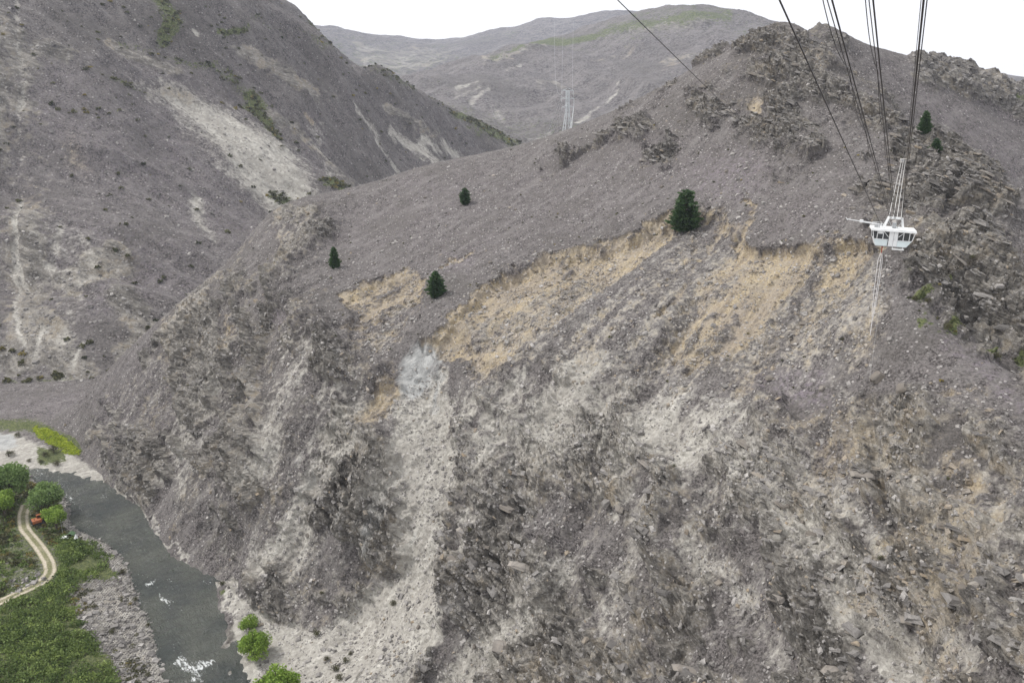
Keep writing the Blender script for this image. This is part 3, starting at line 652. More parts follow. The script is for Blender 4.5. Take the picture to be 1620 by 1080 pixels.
def far_relief(P, m):
    q = np.stack([(P[:, 0] * 0.9 + P[:, 1] * 0.35) * 0.005, P[:, 1] * 0.0015, P[:, 2] * 0.002], 1)
    return 22 * ridged(q, 4, 45) - 6 + 10 * fbm(P * 0.008, 4, 46) + sstep(0.2, 0.8, m[2]) * 12 * ridged(P * 0.02, 3, 47)
M_FAR = terrain_material("far_heath", 9.0, 0.35)
far_b, *_ = hill("far_hill", FARB, -22, 30, 330, 1420, 3300, 170, far_relief, M_FAR, fB, "broad grey-brown hill with a green shelf at the head of the valley", 9.0, 0.4)
FARA = [A(450, 40, 4300), A(519, 55, 4400), A(563, 57, 4500), A(607, 66, 4600), A(660, 66, 4700), A(705, 65, 4700), A(760, 56, 4800), A(834, 41, 4900), A(884, 31, 4900), A(972, 20, 4800), A(1040, 30, 4800), A(1200, 60, 4800),
        A(600, 118, 3500), A(650, 122, 3400), A(720, 110, 3500), A(820, 100, 3600), A(500, 110, 3600), A(560, 90, 4000), A(640, 95, 4000), A(740, 85, 4100), (-1500, 5600, 500), (0, 5800, 500), (1200, 5800, 600), (-800, 3000, 80), (300, 3200, 100), (1600, 4500, 200)]
fA = [new_mask() for _ in range(6)]; fA[3][:] = 0.26
paint_poly(fA[2], [(560, 75), (610, 85), (660, 80), (720, 82), (700, 105), (640, 120), (580, 110)], 12, 0.9)
paint_poly(fA[3], [(520, 55), (600, 66), (720, 66), (830, 45), (830, 60), (700, 82), (560, 72)], 8, 0.5)
def far_relief2(P, m):
    return 26 * ridged(P * np.array([0.0025, 0.001, 0.0012], np.float32), 4, 48) + 14 * fbm(P * 0.006, 4, 49)
far_a, *_ = hill("far_mountain", FARA, -24, 26, 260, 3050, 5700, 110, far_relief2, terrain_material("mountain_grass", 20.0, 0.0), fA, "farthest pale mountain ridge under the sky behind the valley", 20.0, 0.3)
FARC = [A(1500, 130, 3000), A(1565, 117, 3000), A(1600, 120, 3000), A(1640, 126, 3000), A(1750, 150, 3000), A(1600, 200, 2500), A(1800, 220, 2500), A(1450, 200, 2600), (1400, 3600, 200), (2600, 3600, 200), (1200, 2300, 20), (2200, 2300, 20)]
far_c, *_ = hill("distant_hill", FARC, 24, 42, 70, 2350, 3500, 40, lambda P, m: 15 * fbm(P * 0.003, 4, 43), M_FAR, None, "hazy distant hill beyond the crag", 9.0)

# ================================================================== river flats, banks and water
def to_xy(pts): return np.array([at_z(u, v)[:2] for u, v in pts])
def sdist(x, y, line, sign=1):
    """signed distance to a polyline; positive on its left (walking along it) times sign"""
    best = np.full(x.shape, 1e9); s = np.zeros(x.shape)
    for a, b in zip(line[:-1], line[1:]):
        d = b - a; L2 = d @ d
        t = np.clip(((x - a[0]) * d[0] + (y - a[1]) * d[1]) / L2, 0, 1)
        ex, ey = x - a[0] - t * d[0], y - a[1] - t * d[1]
        dd = np.hypot(ex, ey); cr = d[0] * ey - d[1] * ex
        m = dd < best; best = np.where(m, dd, best); s = np.where(m, np.sign(cr), s)
    return best * s * sign
NEAR_EDGE = to_xy([(300, 1330), (278, 1200), (262, 1090), (240, 1000), (222, 955), (207, 915), (192, 882), (160, 856), (128, 841), (108, 832), (108, 805), (100, 785), (70, 770), (42, 752), (0, 748), (-120, 752), (-400, 760)])
GRAV_EDGE = to_xy([(300, 828), (230, 792), (186, 771), (150, 758), (120, 751), (85, 744), (45, 740), (0, 738), (-120, 742), (-400, 748)])
def near_z(x, y):
    d = sdist(x, y, NEAR_EDGE, 1)
    return np.where(d > 0, 1.1 * (1 - np.exp(-d / 2.5)) + 0.10 * np.clip(d - 6, 0, None) + 0.0009 * np.clip(d - 30, 0, None) ** 2, np.maximum(0.35 * d, -4)), d
def grav_z(x, y):
    d = sdist(x, y, GRAV_EDGE, -1)
    return np.where(d > 0, 0.7 * (1 - np.exp(-d / 3)) + 0.05 * np.clip(d - 5, 0, None), np.maximum(0.3 * d, -4)), d

# near bank
xs = np.arange(-330, -70, 0.8); ys = np.arange(110, 330, 0.8)
BX, BY = np.meshgrid(xs, ys, indexing='ij')
BZ, BD = near_z(BX, BY)
PB = np.stack([BX, BY, BZ], -1).reshape(-1, 3).astype(np.float32)
ub, vb = proj(PB)
b_ = [new_mask() for _ in range(6)]
bSC, bTAN, bROCK, bGREEN, bTHY, bCLAY = b_
bGREEN[:] = 0.62
paint_poly(bGREEN, [(-100, 920), (60, 930), (110, 890), (170, 870), (190, 920), (130, 930), (110, 960), (150, 1010), (190, 1080), (190, 1200), (-100, 1200)], 10, 1.0)
paint_poly(bGREEN, [(85, 850), (150, 850), (185, 890), (180, 905), (120, 920), (85, 905)], 8, 0.95)
def erase(M, pts, f):
    t_ = new_mask(); paint_poly(t_, pts, f); M *= (1 - t_)
bank_rocks = [(108, 935), (150, 915), (190, 925), (215, 960), (238, 1000), (262, 1090), (280, 1200), (210, 1200), (195, 1080), (170, 1020), (130, 975)]
beach = [(118, 836), (150, 845), (190, 880), (210, 920), (225, 955), (235, 980), (215, 965), (195, 920), (180, 895), (140, 862), (110, 845)]
erase(bGREEN, bank_rocks, 8); erase(bGREEN, beach, 4)
paint_poly(bSC, bank_rocks, 8, 0.50); paint_poly(bSC, beach, 4, 1.0); paint_poly(bROCK, bank_rocks, 8, 0.7)
paint_stroke(bSC, [(20, 930), (60, 915)], 20, 14, 0.25); paint_poly(bTAN, [(30, 800), (55, 800), (58, 835), (35, 835)], 6, 0.75)
ms = [sample(m, ub + 9 * fbm(PB * 0.12, 3, 51), vb + 7 * fbm(PB * 0.12, 3, 61)) for m in b_]
edge_wet = (BD.ravel() < 3.0) & (BD.ravel() > -6)
ms[0] = np.maximum(ms[0], np.where(BD.ravel() < 2.2, 0.9, 0)); ms[3] = np.where(BD.ravel() < 2.2, 0, ms[3]).astype(np.float32)
PB[:, 2] += 0.35 * fbm(PB * 0.2, 3, 81) * np.clip(BD.ravel() / 3, 0, 1) + np.clip(ms[0] + ms[2], 0, 1) * np.clip(BD.ravel() / 4, 0, 1) * (0.4 * fbm(PB * 0.25, 3, 82))
M_BANK = terrain_material("bank_scrub_ground", 1.2, 0.8)
bank_me = grid_mesh("riverbank", PB[:, 0].reshape(BX.shape), PB[:, 1].reshape(BX.shape), PB[:, 2].reshape(BX.shape), {"mA": np.stack(ms[:3], 1), "mB": np.stack(ms[3:], 1)}, keep=(BD > -9) & ((ub > -160) & (vb < 1200)).reshape(BX.shape))
riverbank = add_obj("riverbank", bank_me, M_BANK, kind="structure", label="green scrubby river bank with rocks along the water")
BANK_M, BANK_P, BANK_U, BANK_V = ms, PB, ub, vb

# gravel flat on the far side of the bend
xs = np.arange(-420, -150, 1.0); ys = np.arange(285, 440, 1.0)
GX, GY = np.meshgrid(xs, ys, indexing='ij')
GZ, GD = grav_z(GX, GY)
PG = np.stack([GX, GY, GZ], -1).reshape(-1, 3).astype(np.float32)
ug, vg = proj(PG)
g_ = [new_mask() for _ in range(6)]
paint_poly(g_[0], [(-200, 685), (20, 685), (60, 700), (110, 715), (185, 765), (200, 780), (60, 760), (-200, 760)], 7, 1.0)
paint_poly(g_[5], [(-60, 682), (15, 685), (30, 705), (0, 712), (-60, 712)], 4, 0.9)
paint_poly(g_[3], [(-100, 655), (60, 665), (140, 700), (125, 725), (80, 700), (40, 682), (-100, 678)], 6, 0.8)
paint_poly(g_[3], [(58, 705), (105, 712), (108, 730), (60, 735)], 5, 0.9)
paint_poly(g_[4], [(-100, 620), (140, 620), (130, 660), (-100, 655)], 10, 0.3)
ms = [sample(m, ug + 7 * fbm(PG * 0.12, 3, 51), vg + 4 * fbm(PG * 0.12, 3, 61)) for m in g_]
PG[:, 2] += 0.3 * fbm(PG * 0.2, 3, 83) * np.clip(GD.ravel() / 3, 0, 1)
flat_me = grid_mesh("river_flat", PG[:, 0].reshape(GX.shape), PG[:, 1].reshape(GX.shape), PG[:, 2].reshape(GX.shape), {"mA": np.stack(ms[:3], 1), "mB": np.stack(ms[3:], 1)}, keep=(GD > -9) & ((ug > -160) & (ug < 330)).reshape(GX.shape))
river_flat = add_obj("river_flat", flat_me, M_BANK, kind="structure", label="pale gravel flat and thyme-covered ground inside the river bend")

# a wide dark bed below everything, so no gap opens at the sides
bed_me = mesh_from("valley_ground", np.array([(-6000, -250, -6.5), (6000, -250, -6.5), (6000, 6300, -6.5), (-6000, 6300, -6.5)]), np.array([(0, 1, 2, 3)]), {"mA": np.zeros((4, 3)), "mB": np.zeros((4, 3))})
valley_ground = add_obj("valley_ground", bed_me, M_FAR, kind="structure", label="valley floor under the hills")

# water: rippled sheet, white water where rocks break it
xs = np.arange(-420, 30, 0.55); ys = np.arange(70, 360, 0.55)
WX, WY = np.meshgrid(xs, ys, indexing='ij')
PW = np.stack([WX, WY, np.zeros_like(WX)], -1).reshape(-1, 3).astype(np.float32)
keepw = (sdist(WX, WY, NEAR_EDGE, 1) < 5) & (sdist(WX, WY, GRAV_EDGE, -1) < 8)
fe = to_xy([(430, 1200), (405, 1090)] + EDGE_FAR[:9] + [(140, 752), (60, 741), (0, 739), (-300, 745)])
keepw &= sdist(WX, WY, fe, -1) < 6
uw, vw = proj(PW)
FO = new_mask()
for pl, w_, vv in [([(232, 926), (244, 922)], 5, 1.0), ([(256, 950), (268, 954)], 7, 1.0), ([(252, 944), (262, 948)], 4, .8), ([(282, 1045), (300, 1056), (332, 1048)], 12, 1.0), ([(296, 1060), (318, 1066)], 8, .9), ([(310, 1072), (325, 1085)], 10, .8),
                   ([(325, 920), (335, 926)], 4, .7), ([(90, 762), (112, 772)], 4, .55), ([(55, 745), (70, 752)], 5, .7), ([(60, 770), (80, 778)], 4, .5), ([(105, 783), (113, 790)], 5, .8), ([(160, 782), (168, 786)], 3, .8), ([(212, 945), (225, 960)], 6, .6),
                   ([(265, 915), (275, 930), (285, 925)], 3, .6), ([(225, 950), (232, 975)], 5, .6), ([(280, 1030), (290, 1045)], 5, .6), ([(130, 770), (150, 778)], 2, .5), ([(70, 748), (110, 770), (130, 800)], 26, .30), ([(225, 915), (265, 935), (275, 990)], 34, .30), ([(270, 1020), (310, 1060), (330, 1090)], 40, .34), ([(200, 860), (235, 900)], 20, .2)]:
    paint_stroke(FO, pl, w_ * 1.3, w_, vv)
fo = sample(FO, uw + 5 * fbm(PW * 0.5, 2, 91), vw + 4 * fbm(PW * 0.5, 2, 92))
flow = PW @ np.array([[0.71, 0.71, 0], [-0.71, 0.71, 0], [0, 0, 1]], np.float32)
rip = vnoise(flow * np.array([0.45, 0.16, 1], np.float32), 93) * 0.22 + vnoise(flow * np.array([0.8, 0.45, 1], np.float32), 94) * 0.20 + fo * 0.35 * (0.4 + np.abs(fbm(PW * 0.9, 2, 95)))
PW[:, 2] = rip
t = NT("river_water")
_, foam, _, _ = t.attr("mA")
nzw = t.noise(1.0, 4, 0.75, vec=t.mapv((1.6, 0.6, 1), (0, 0, math.radians(-45))))
ff = t.ramp(t.math('ADD', foam, t.math('MULTIPLY', t.math('SUBTRACT', nzw, 0.56), 3.4)), 0.48, 1.0)
ff = t.math('MULTIPLY', ff, t.ramp(foam, 0.04, 0.2))
deep = t.mix(t.ramp(t.noise(0.06, 3), 0.35, 0.65), (0.034, 0.042, 0.037), (0.080, 0.086, 0.070))
wc = t.mix(ff, deep, (0.78, 0.80, 0.80))
wv = t.noise(1.0, 4, 0.7, vec=t.mapv((2.6, 0.9, 1), (0, 0, math.radians(-62))))
M_WATER = t.finish(wc, t.math('ADD', t.math('MULTIPLY', ff, 0.5), 0.12), t.bump(t.math('ADD', wv, t.math('MULTIPLY', nzw, 0.5)), 1.0, 1.5))
t.b.inputs["Specular IOR Level"].default_value = 0.8
water_me = grid_mesh("river", PW[:, 0].reshape(WX.shape), PW[:, 1].reshape(WX.shape), PW[:, 2].reshape(WX.shape), {"mA": np.stack([fo, fo, fo], 1)}, keep=keepw)
river = add_obj("river", water_me, M_WATER, kind="structure", label="dark green river bending round the rock bluff with small white rapids")
# ================================================================== loose stone: slabs, boulders, chips
def stone_templates(n, seed):
    rg = np.random.default_rng(seed); out = []
    base = np.array([(x, y, z) for z in (-.5, .5) for y in (-.5, .5) for x in (-.5, .5)])
    for _ in range(n):
        v = base + rg.uniform(-.17, .17, base.shape)
        v[4:, :2] *= rg.uniform(0.45, 0.95); v[4:, :2] += rg.uniform(-.12, .12, 2)
        out.append(v)
    return np.array(out, np.float32)
BOXQ = np.array([(0, 2, 3, 1), (4, 5, 7, 6), (0, 1, 5, 4), (2, 6, 7, 3), (0, 4, 6, 2), (1, 3, 7, 5)], np.int32)
STN = stone_templates(24, 5)
def frames(nrm, yaw, tilt_rnd, rg):
    """rotation matrices whose z is near nrm, turned by yaw"""
    n = len(nrm)
    z = nrm + rg.normal(0, tilt_rnd, (n, 3)); z /= np.linalg.norm(z, axis=1, keepdims=True)
    a = np.stack([np.cos(yaw), np.sin(yaw), np.zeros(n)], 1)
    x = a - z * np.sum(a * z, 1, keepdims=True); x /= np.linalg.norm(x, axis=1, keepdims=True) + 1e-9
    y = np.cross(z, x)
    return np.stack([x, y, z], 2)
def stones_mesh(name, pos, R, scl, tone, och):
    n = len(pos); tpl = STN[RNG.integers(0, len(STN), n)] * scl[:, None, :]
    V = np.einsum('nij,nkj->nki', R, tpl) + pos[:, None, :]
    Q = (BOXQ[None] + 8 * np.arange(n)[:, None, None]).reshape(-1, 4)
    att = np.repeat(np.stack([tone, och, np.zeros(n)], 1), 8, 0)
    return mesh_from(name, V.reshape(-1, 3), Q, {"tone": att}, smooth=False)
def stone_material(name):
    t = NT(name); _, tone, och, _ = t.attr("tone")
    nf = t.noise(2.2, 4, 0.7); nl = t.noise(1.0, 3, 0.7, vec=t.mapv((3.0, 2.0, 0.25), (math.radians(7), math.radians(17.6), 0)))
    c = t.mix(tone, (0.085, 0.079, 0.075), (0.50, 0.475, 0.45))
    c = t.mix(t.math('MULTIPLY', och, 0.8), c, (0.34, 0.262, 0.165))
    c = t.mix(t.ramp(nf, 0.40, 0.65, 0, 0.45), c, t.mix(tone, (0.16, 0.15, 0.14), (0.30, 0.285, 0.27)))
    c = t.mix(t.ramp(nl, 0.42, 0.60, 0.4, 0), c, (0.11, 0.102, 0.097))
    return t.finish(c, 0.92, t.bump(t.math('ADD', nf, nl), 0.8, 0.2))
M_STONE = stone_material("schist_stone")
M_BOULDER = None

def pick(P, w, n, rg):
    w = np.clip(w, 0, None).astype(np.float64); w /= w.sum()
    return rg.choice(len(P), n, replace=False, p=w)
rg = np.random.default_rng(21)
inview = ((SP_U > -120) & (SP_U < 1740) & (SP_V > -20) & (SP_V < 1160) & (SP_P[:, 2] > 0.6) & (SP_P[:, 1] < 430)).astype(np.float32)
area = (np.hypot(SP_P[:, 0], SP_P[:, 1]) / 250.0)
clump = sstep(-0.05, 0.35, fbm(SP_P * 0.07, 3, 110)); clump2 = sstep(-0.1, 0.3, fbm(SP_P * 0.16, 2, 115))
SLABN = np.array([0.30, -0.12, 0.945]); SLABN /= np.linalg.norm(SLABN)
# slabs standing out of the crags
w = inview * area * SP_ROCK * (0.10 + clump * 0.6 + clump * clump2 + 0.8 * (SP_V < 330))
idx = pick(SP_P, w, 14000, rg)
n = len(idx); s = np.clip(rg.pareto(2.6, n) * 0.42 + 0.36, 0.36, 2.0) * np.where(SP_U[idx] < 620, 0.75, 1.0)
nrm = np.repeat(SLABN[None], n, 0) * 0.75 + SP_N[idx] * 0.45
R = frames(nrm, rg.uniform(-0.45, 0.45, n) - 0.75, 0.10, rg)
scl = np.stack([s * rg.uniform(1.3, 2.8, n), s * rg.uniform(0.8, 1.4, n), s * rg.uniform(0.18, 0.42, n)], 1)
pos = SP_P[idx] + SP_N[idx] * (s * rg.uniform(-0.40, 0.02, n))[:, None]
tone = np.clip(rg.beta(1.8, 3.6, n) * 0.62 + 0.25 * SP_SC[idx], 0, 1); och = (rg.random(n) < 0.06 + 0.5 * SP_TAN[idx]) * rg.uniform(0.3, 1, n)
big = np.argsort(-s)[:150]; rest = np.setdiff1d(np.arange(n), big)
slabs = add_obj("rock_slab_mass", stones_mesh("rock_slab_mass", pos[rest], R[rest], scl[rest], tone[rest], och[rest]), M_STONE, parent=spur, kind="stuff", label="thin slabs of schist standing out of the bluff")
# detailed boulders: the largest ones one by one
def boulder_mesh(seed, flat):
    rgb = random.Random(seed); bm = bmesh.new()
    bmesh.ops.create_cube(bm, size=1.0)
    bmesh.ops.bevel(bm, geom=bm.edges[:], offset=0.16, segments=1, affect='EDGES')
    for v in bm.verts: v.co += Vector([rgb.uniform(-.10, .10) for _ in range(3)])
    for v in bm.verts:
        if v.co.z > 0: v.co.x *= 0.8; v.co.y *= 0.8
        v.co.z *= flat
    bmesh.ops.triangulate(bm, faces=bm.faces[:])
    me = bpy.data.meshes.new("boulder"); bm.to_mesh(me); bm.free()
    a = me.attributes.new("tone", 'FLOAT_COLOR', 'POINT')
    tv = rgb.uniform(0.10, 0.5); ov = rgb.choice([0, 0, 0, 0.25])
    for d in a.data: d.color = (tv, ov, 0, 1)
    me.materials.append(M_STONE)
    return me
BOULD = [boulder_mesh(k, f) for k, f in enumerate([0.35, 0.5, 0.42, 0.6, 0.75, 0.5, 0.38, 0.55])]
def place_boulder(p, R3, sc, me):
    o = bpy.data.objects.new("boulder", me); COL.objects.link(o); o.parent = spur
    M4 = Matrix([list(map(float, R3[0])) + [0], list(map(float, R3[1])) + [0], list(map(float, R3[2])) + [0], [0, 0, 0, 1]])
    o.matrix_local = Matrix.Translation(Vector([float(a) for a in p])) @ M4 @ Matrix.Diagonal((*[float(a) for a in sc], 1))
for q, i in enumerate(big): place_boulder(pos[i], R[i], (scl[i, 0], scl[i, 1], s[i] * 0.6), BOULD[q % 8])
# boulders lying on the open slope (seen one by one in the photograph), then a scatter of others
for (u0, v0, sz) in [(1386, 597, 3.4), (1217, 600, 2.6), (1440, 640, 2.8), (1300, 615, 1.8), (1305, 540, 1.8), (1268, 505, 1.8), (1356, 571, 1.8), (1260, 513, 1.5), (1150, 272, 1.7), (1110, 327, 1.8), (1092, 364, 1.8), (825, 820, 1.8), (810, 1035, 4.6), (818, 555, 2.0), (1020, 462, 1.7), (945, 482, 1.6), (880, 530, 1.6),
                     (1180, 742, 1.5), (1270, 880, 1.6), (1412, 752, 1.7), (1000, 405, 1.5), (940, 416, 1.5), (1440, 385, 2.6), (1490, 300, 2.8), (1430, 300, 2.4), (1350, 330, 1.8), (700, 715, 1.3), (820, 735, 1.5), (965, 800, 2.8), (985, 812, 2.4), (1560, 700, 2.0), (660, 990, 1.3), (580, 1040, 1.3), (620, 1005, 1.3)]:
    j = int(np.argmin((SP_U - u0) ** 2 + (SP_V - v0) ** 2 + 1e6 * (inview < 0.5) + np.where(SP_P[:, 1] > 400, 1e6, 0)))
    Rj = frames(SP_N[j:j + 1], np.array([rg.uniform(0, 6)]), 0.2, rg)[0]
    place_boulder(SP_P[j] + SP_N[j] * sz * 0.12, Rj, (sz, sz * 0.75, sz * 0.9), BOULD[int(rg.integers(0, 8))])
w = inview * area * (0.3 + 1.2 * SP_SC + 0.8 * SP_TAN + 0.3 * SP_ROCK) * (0.2 + clump2) * (SP_GREEN < 0.3)
idx = pick(SP_P, w, 60, rg)
for i in idx:
    sz = float(rg.uniform(1.0, 1.7)); Rj = frames(SP_N[i:i + 1], np.array([rg.uniform(0, 6)]), 0.2, rg)[0]
    place_boulder(SP_P[i] + SP_N[i] * sz * 0.12, Rj, (sz, sz * 0.75, sz * 0.9), BOULD[int(rg.integers(0, 8))])
# chips: everything smaller
w = inview * area * (0.16 + 0.9 * SP_SC + 0.75 * SP_TAN + 0.30 * SP_ROCK) * (0.25 + clump2) * (SP_GREEN < 0.3)
idx = pick(SP_P, w, 32000, rg); n = len(idx)
s = np.clip(rg.pareto(2.6, n) * 0.28 + 0.26, 0.26, 1.3)
R = frames(SP_N[idx], rg.uniform(0, 6.3, n), 0.3, rg)
scl = np.stack([s * rg.uniform(0.8, 1.5, n), s * rg.uniform(0.6, 1.1, n), s * rg.uniform(0.25, 0.6, n)], 1)
tone = np.clip(rg.beta(2.6, 2.2, n), 0, 1); och = (rg.random(n) < 0.06 + 0.6 * SP_TAN[idx]) * rg.uniform(0.3, 1, n)
chips = add_obj("loose_stones", stones_mesh("loose_stones", SP_P[idx] + SP_N[idx] * (0.12 * s)[:, None], R, scl, tone, och), M_STONE, parent=spur, kind="stuff", label="loose pale stones strewn over the slope")
# crags on the ridge behind
w = ((RH_U < 1720) & (RH_V > 60)) * sstep(0.4, 0.9, RH_M[2])
idx = pick(RH_P, w, 1500, rg); n = len(idx); s = rg.uniform(0.7, 2.2, n)
R = frames(RH_N[idx] * 0.5 + SLABN * 0.5, rg.uniform(0, 6.3, n), 0.3, rg); scl = np.stack([s * 1.3, s, s * rg.uniform(.4, .9, n)], 1)
add_obj("crag_blocks", stones_mesh("crag_blocks", RH_P[idx] - RH_N[idx] * (0.15 * s)[:, None], R, scl, rg.beta(1.4, 5, n), np.zeros(n)), M_STONE, parent=hill_right, kind="stuff", label="dark blocks along the crag")
# outcrops on the left hillside
w = ((LH_U > -60) & (LH_V < 640)) * (0.07 + 0.6 * sstep(0.35, 0.9, LH_M[2]) * (1 - LH_M[0]) + 0.2 * LH_M[0]) * (LH_P[:, 1] / 600.0)
idx = pick(LH_P, w, 7000, rg); n = len(idx); s = np.clip(rg.pareto(2.6, n) * 0.6 + 0.5, 0.5, 2.4)
R = frames(LH_N[idx] * 0.6 + SLABN * 0.4, rg.uniform(0, 6.3, n), 0.3, rg); scl = np.stack([s * 1.4, s, s * rg.uniform(.3, .8, n)], 1)
add_obj("outcrop_blocks", stones_mesh("outcrop_blocks", LH_P[idx], R, scl, rg.beta(2.0, 2.6, n), np.zeros(n)), M_STONE, parent=hill_left, kind="stuff", label="blocks and outcrops strewn down the hillside")
# rocks along the near bank and in the rapids
w = ((BANK_U > -40) & (BANK_V < 1150)) * (BANK_M[0] + 0.2 * BANK_M[2]) * (BANK_P[:, 2] > -0.3)
idx = pick(BANK_P, w, 2600, rg); n = len(idx); s = np.clip(rg.pareto(2.2, n) * 0.28 + 0.24, 0.24, 1.6)
R = frames(np.repeat(np.array([[0, 0, 1.0]]), n, 0), rg.uniform(0, 6.3, n), 0.35, rg); scl = np.stack([s * 1.2, s, s * rg.uniform(.4, .8, n)], 1)
add_obj("bank_stones", stones_mesh("bank_stones", BANK_P[idx] + np.array([0, 0, 0.1]), R, scl, rg.beta(2.0, 2.8, n), np.zeros(n)), M_STONE, parent=riverbank, kind="stuff", label="broken grey stones along the water's edge")
# ================================================================== vegetation
def leaf_material(name, dark, light, tip=None):
    t = NT(name); _, tone, tp, _ = t.attr("tone")
    c = t.mix(tone, dark, light)
    if tip: c = t.mix(tp, c, tip)
    m = t.finish(c, 0.6)
    tr = t.n.new("ShaderNodeBsdfTranslucent"); t.l.new(c, tr.inputs[0])
    ms_ = t.n.new("ShaderNodeMixShader"); ms_.inputs[0].default_value = 0.28
    t.l.new(t.b.outputs[0], ms_.inputs[1]); t.l.new(tr.outputs[0], ms_.inputs[2]); t.l.new(ms_.outputs[0], t.out.inputs[0])
    return m
def leaf_quads(C, size, rg, aspect=1.6, up=None, spread=1.0):
    n = len(C)
    d = rg.normal(0, 1, (n, 3)) * spread
    if up is not None: d = d + up
    d /= np.linalg.norm(d, axis=1, keepdims=True)
    o = rg.normal(0, 1, (n, 3)); e = np.cross(d, o); e /= np.linalg.norm(e, axis=1, keepdims=True) + 1e-9
    s = (size * rg.uniform(0.6, 1.4, n))[:, None]
    a, b = d * s * aspect * 0.5, e * s * 0.5
    V = np.stack([C - a, C + b - a * 0.1, C + a, C - b - a * 0.1], 1).reshape(-1, 3)
    return V, np.arange(4 * n).reshape(-1, 4)
def crown_points(rg, n, lobes, squash=0.85):
    pts, tone = [], []
    ls = []
    for _ in range(lobes):
        th, ph = rg.uniform(0, 6.283), math.acos(rg.uniform(-0.35, 1))
        r = rg.uniform(0.35, 0.70)
        ls.append((np.array([r * math.sin(ph) * math.cos(th), r * math.sin(ph) * math.sin(th), r * math.cos(ph) * squash]), rg.uniform(0.24, 0.42), rg.uniform(-0.18, 0.18)))
    ls.append((np.zeros(3), 0.5, -0.1))
    per = n // len(ls)
    for c, r, dt in ls:
        v = rg.normal(0, 1, (per, 3)); v /= np.linalg.norm(v, axis=1, keepdims=True)
        rad = r * rg.uniform(0.62, 1.08, per)[:, None]
        pts.append(c + v * rad); tone.append(np.clip(0.45 + dt + rg.normal(0, 0.2, per), 0, 1))
    return np.concatenate(pts), np.concatenate(tone)
def tube(path, radii, sides=7):
    path = np.asarray(path, float); V, Q = [], []
    for i, p in enumerate(path):
        d = path[min(i + 1, len(path) - 1)] - path[max(i - 1, 0)]; d /= np.linalg.norm(d) + 1e-9
        a = np.cross(d, (0.31, 0.95, 0.05)); a /= np.linalg.norm(a) + 1e-9; b = np.cross(d, a)
        for k in range(sides):
            t_ = 2 * math.pi * k / sides; V.append(p + radii[i] * (a * math.cos(t_) + b * math.sin(t_)))
    for i in range(len(path) - 1):
        for k in range(sides):
            k2 = (k + 1) % sides; Q.append((i * sides + k, i * sides + k2, (i + 1) * sides + k2, (i + 1) * sides + k))
    return np.array(V), np.array(Q)
def join_vq(parts):
    V, Q, o = [], [], 0
    for v, q in parts: V.append(v); Q.append(q + o); o += len(v)
    return np.concatenate(V), np.concatenate(Q)
t = NT("bark"); nb_ = t.noise(3.0, 4, 0.7, vec=t.mapv((0.4, 0.4, 2)))
M_BARK = t.finish(t.mix(t.ramp(nb_, 0.35, 0.65), (0.055, 0.043, 0.033), (0.16, 0.135, 0.11)), 0.9, t.bump(nb_, 0.8, 0.05))
M_WILLOW = leaf_material("willow_leaves", (0.115, 0.205, 0.028), (0.340, 0.460, 0.095))
M_WILLOW_DARK = leaf_material("grey_willow_leaves", (0.105, 0.180, 0.052), (0.290, 0.390, 0.145))
M_CONIFER = leaf_material("conifer_needles", (0.018, 0.044, 0.016), (0.072, 0.138, 0.050), (0.10, 0.15, 0.06))
M_SHRUB = leaf_material("scrub_leaves", (0.052, 0.088, 0.022), (0.205, 0.272, 0.082), (0.27, 0.34, 0.10))
M_DRYSHRUB = leaf_material("dry_scrub_leaves", (0.042, 0.048, 0.022), (0.135, 0.130, 0.060), (0.25, 0.20, 0.06))
M_LIME = leaf_material("lime_broom", (0.25, 0.33, 0.03), (0.50, 0.56, 0.07))

def broadleaf_meshes(seed, nleaf, lobes, zc=1.0):
    rg = np.random.default_rng(seed)
    C, tone = crown_points(rg, nleaf, lobes)
    C = C * np.array([1, 1, 0.95]) + np.array([0, 0, zc])
    if zc < 0.9: C = C[C[:, 2] > 0.0]; tone = tone[:len(C)]
    V, Q = leaf_quads(C, np.full(len(C), 0.062), rg)
    crown = mesh_from("crown", V, Q, {"tone": np.repeat(np.stack([tone, tone * 0, tone * 0], 1), 4, 0)}, smooth=False)
    parts = [tube([(0, 0, -0.12), (0.02, 0.01, 0.3), (0, 0.03, 0.8), (0.03, 0, 1.3)], [0.10, 0.075, 0.05, 0.015])]
    for k in range(6):
        a = k * 1.05 + rg.uniform(-.3, .3); z = rg.uniform(0.15, 0.6)
        parts.append(tube([(0, 0.01, z), (0.3 * math.cos(a), 0.3 * math.sin(a), z + 0.35), (0.62 * math.cos(a), 0.62 * math.sin(a), z + 0.6)], [0.04, 0.026, 0.008], 5))
    trunk = mesh_from("trunk", *join_vq(parts))
    return crown, trunk
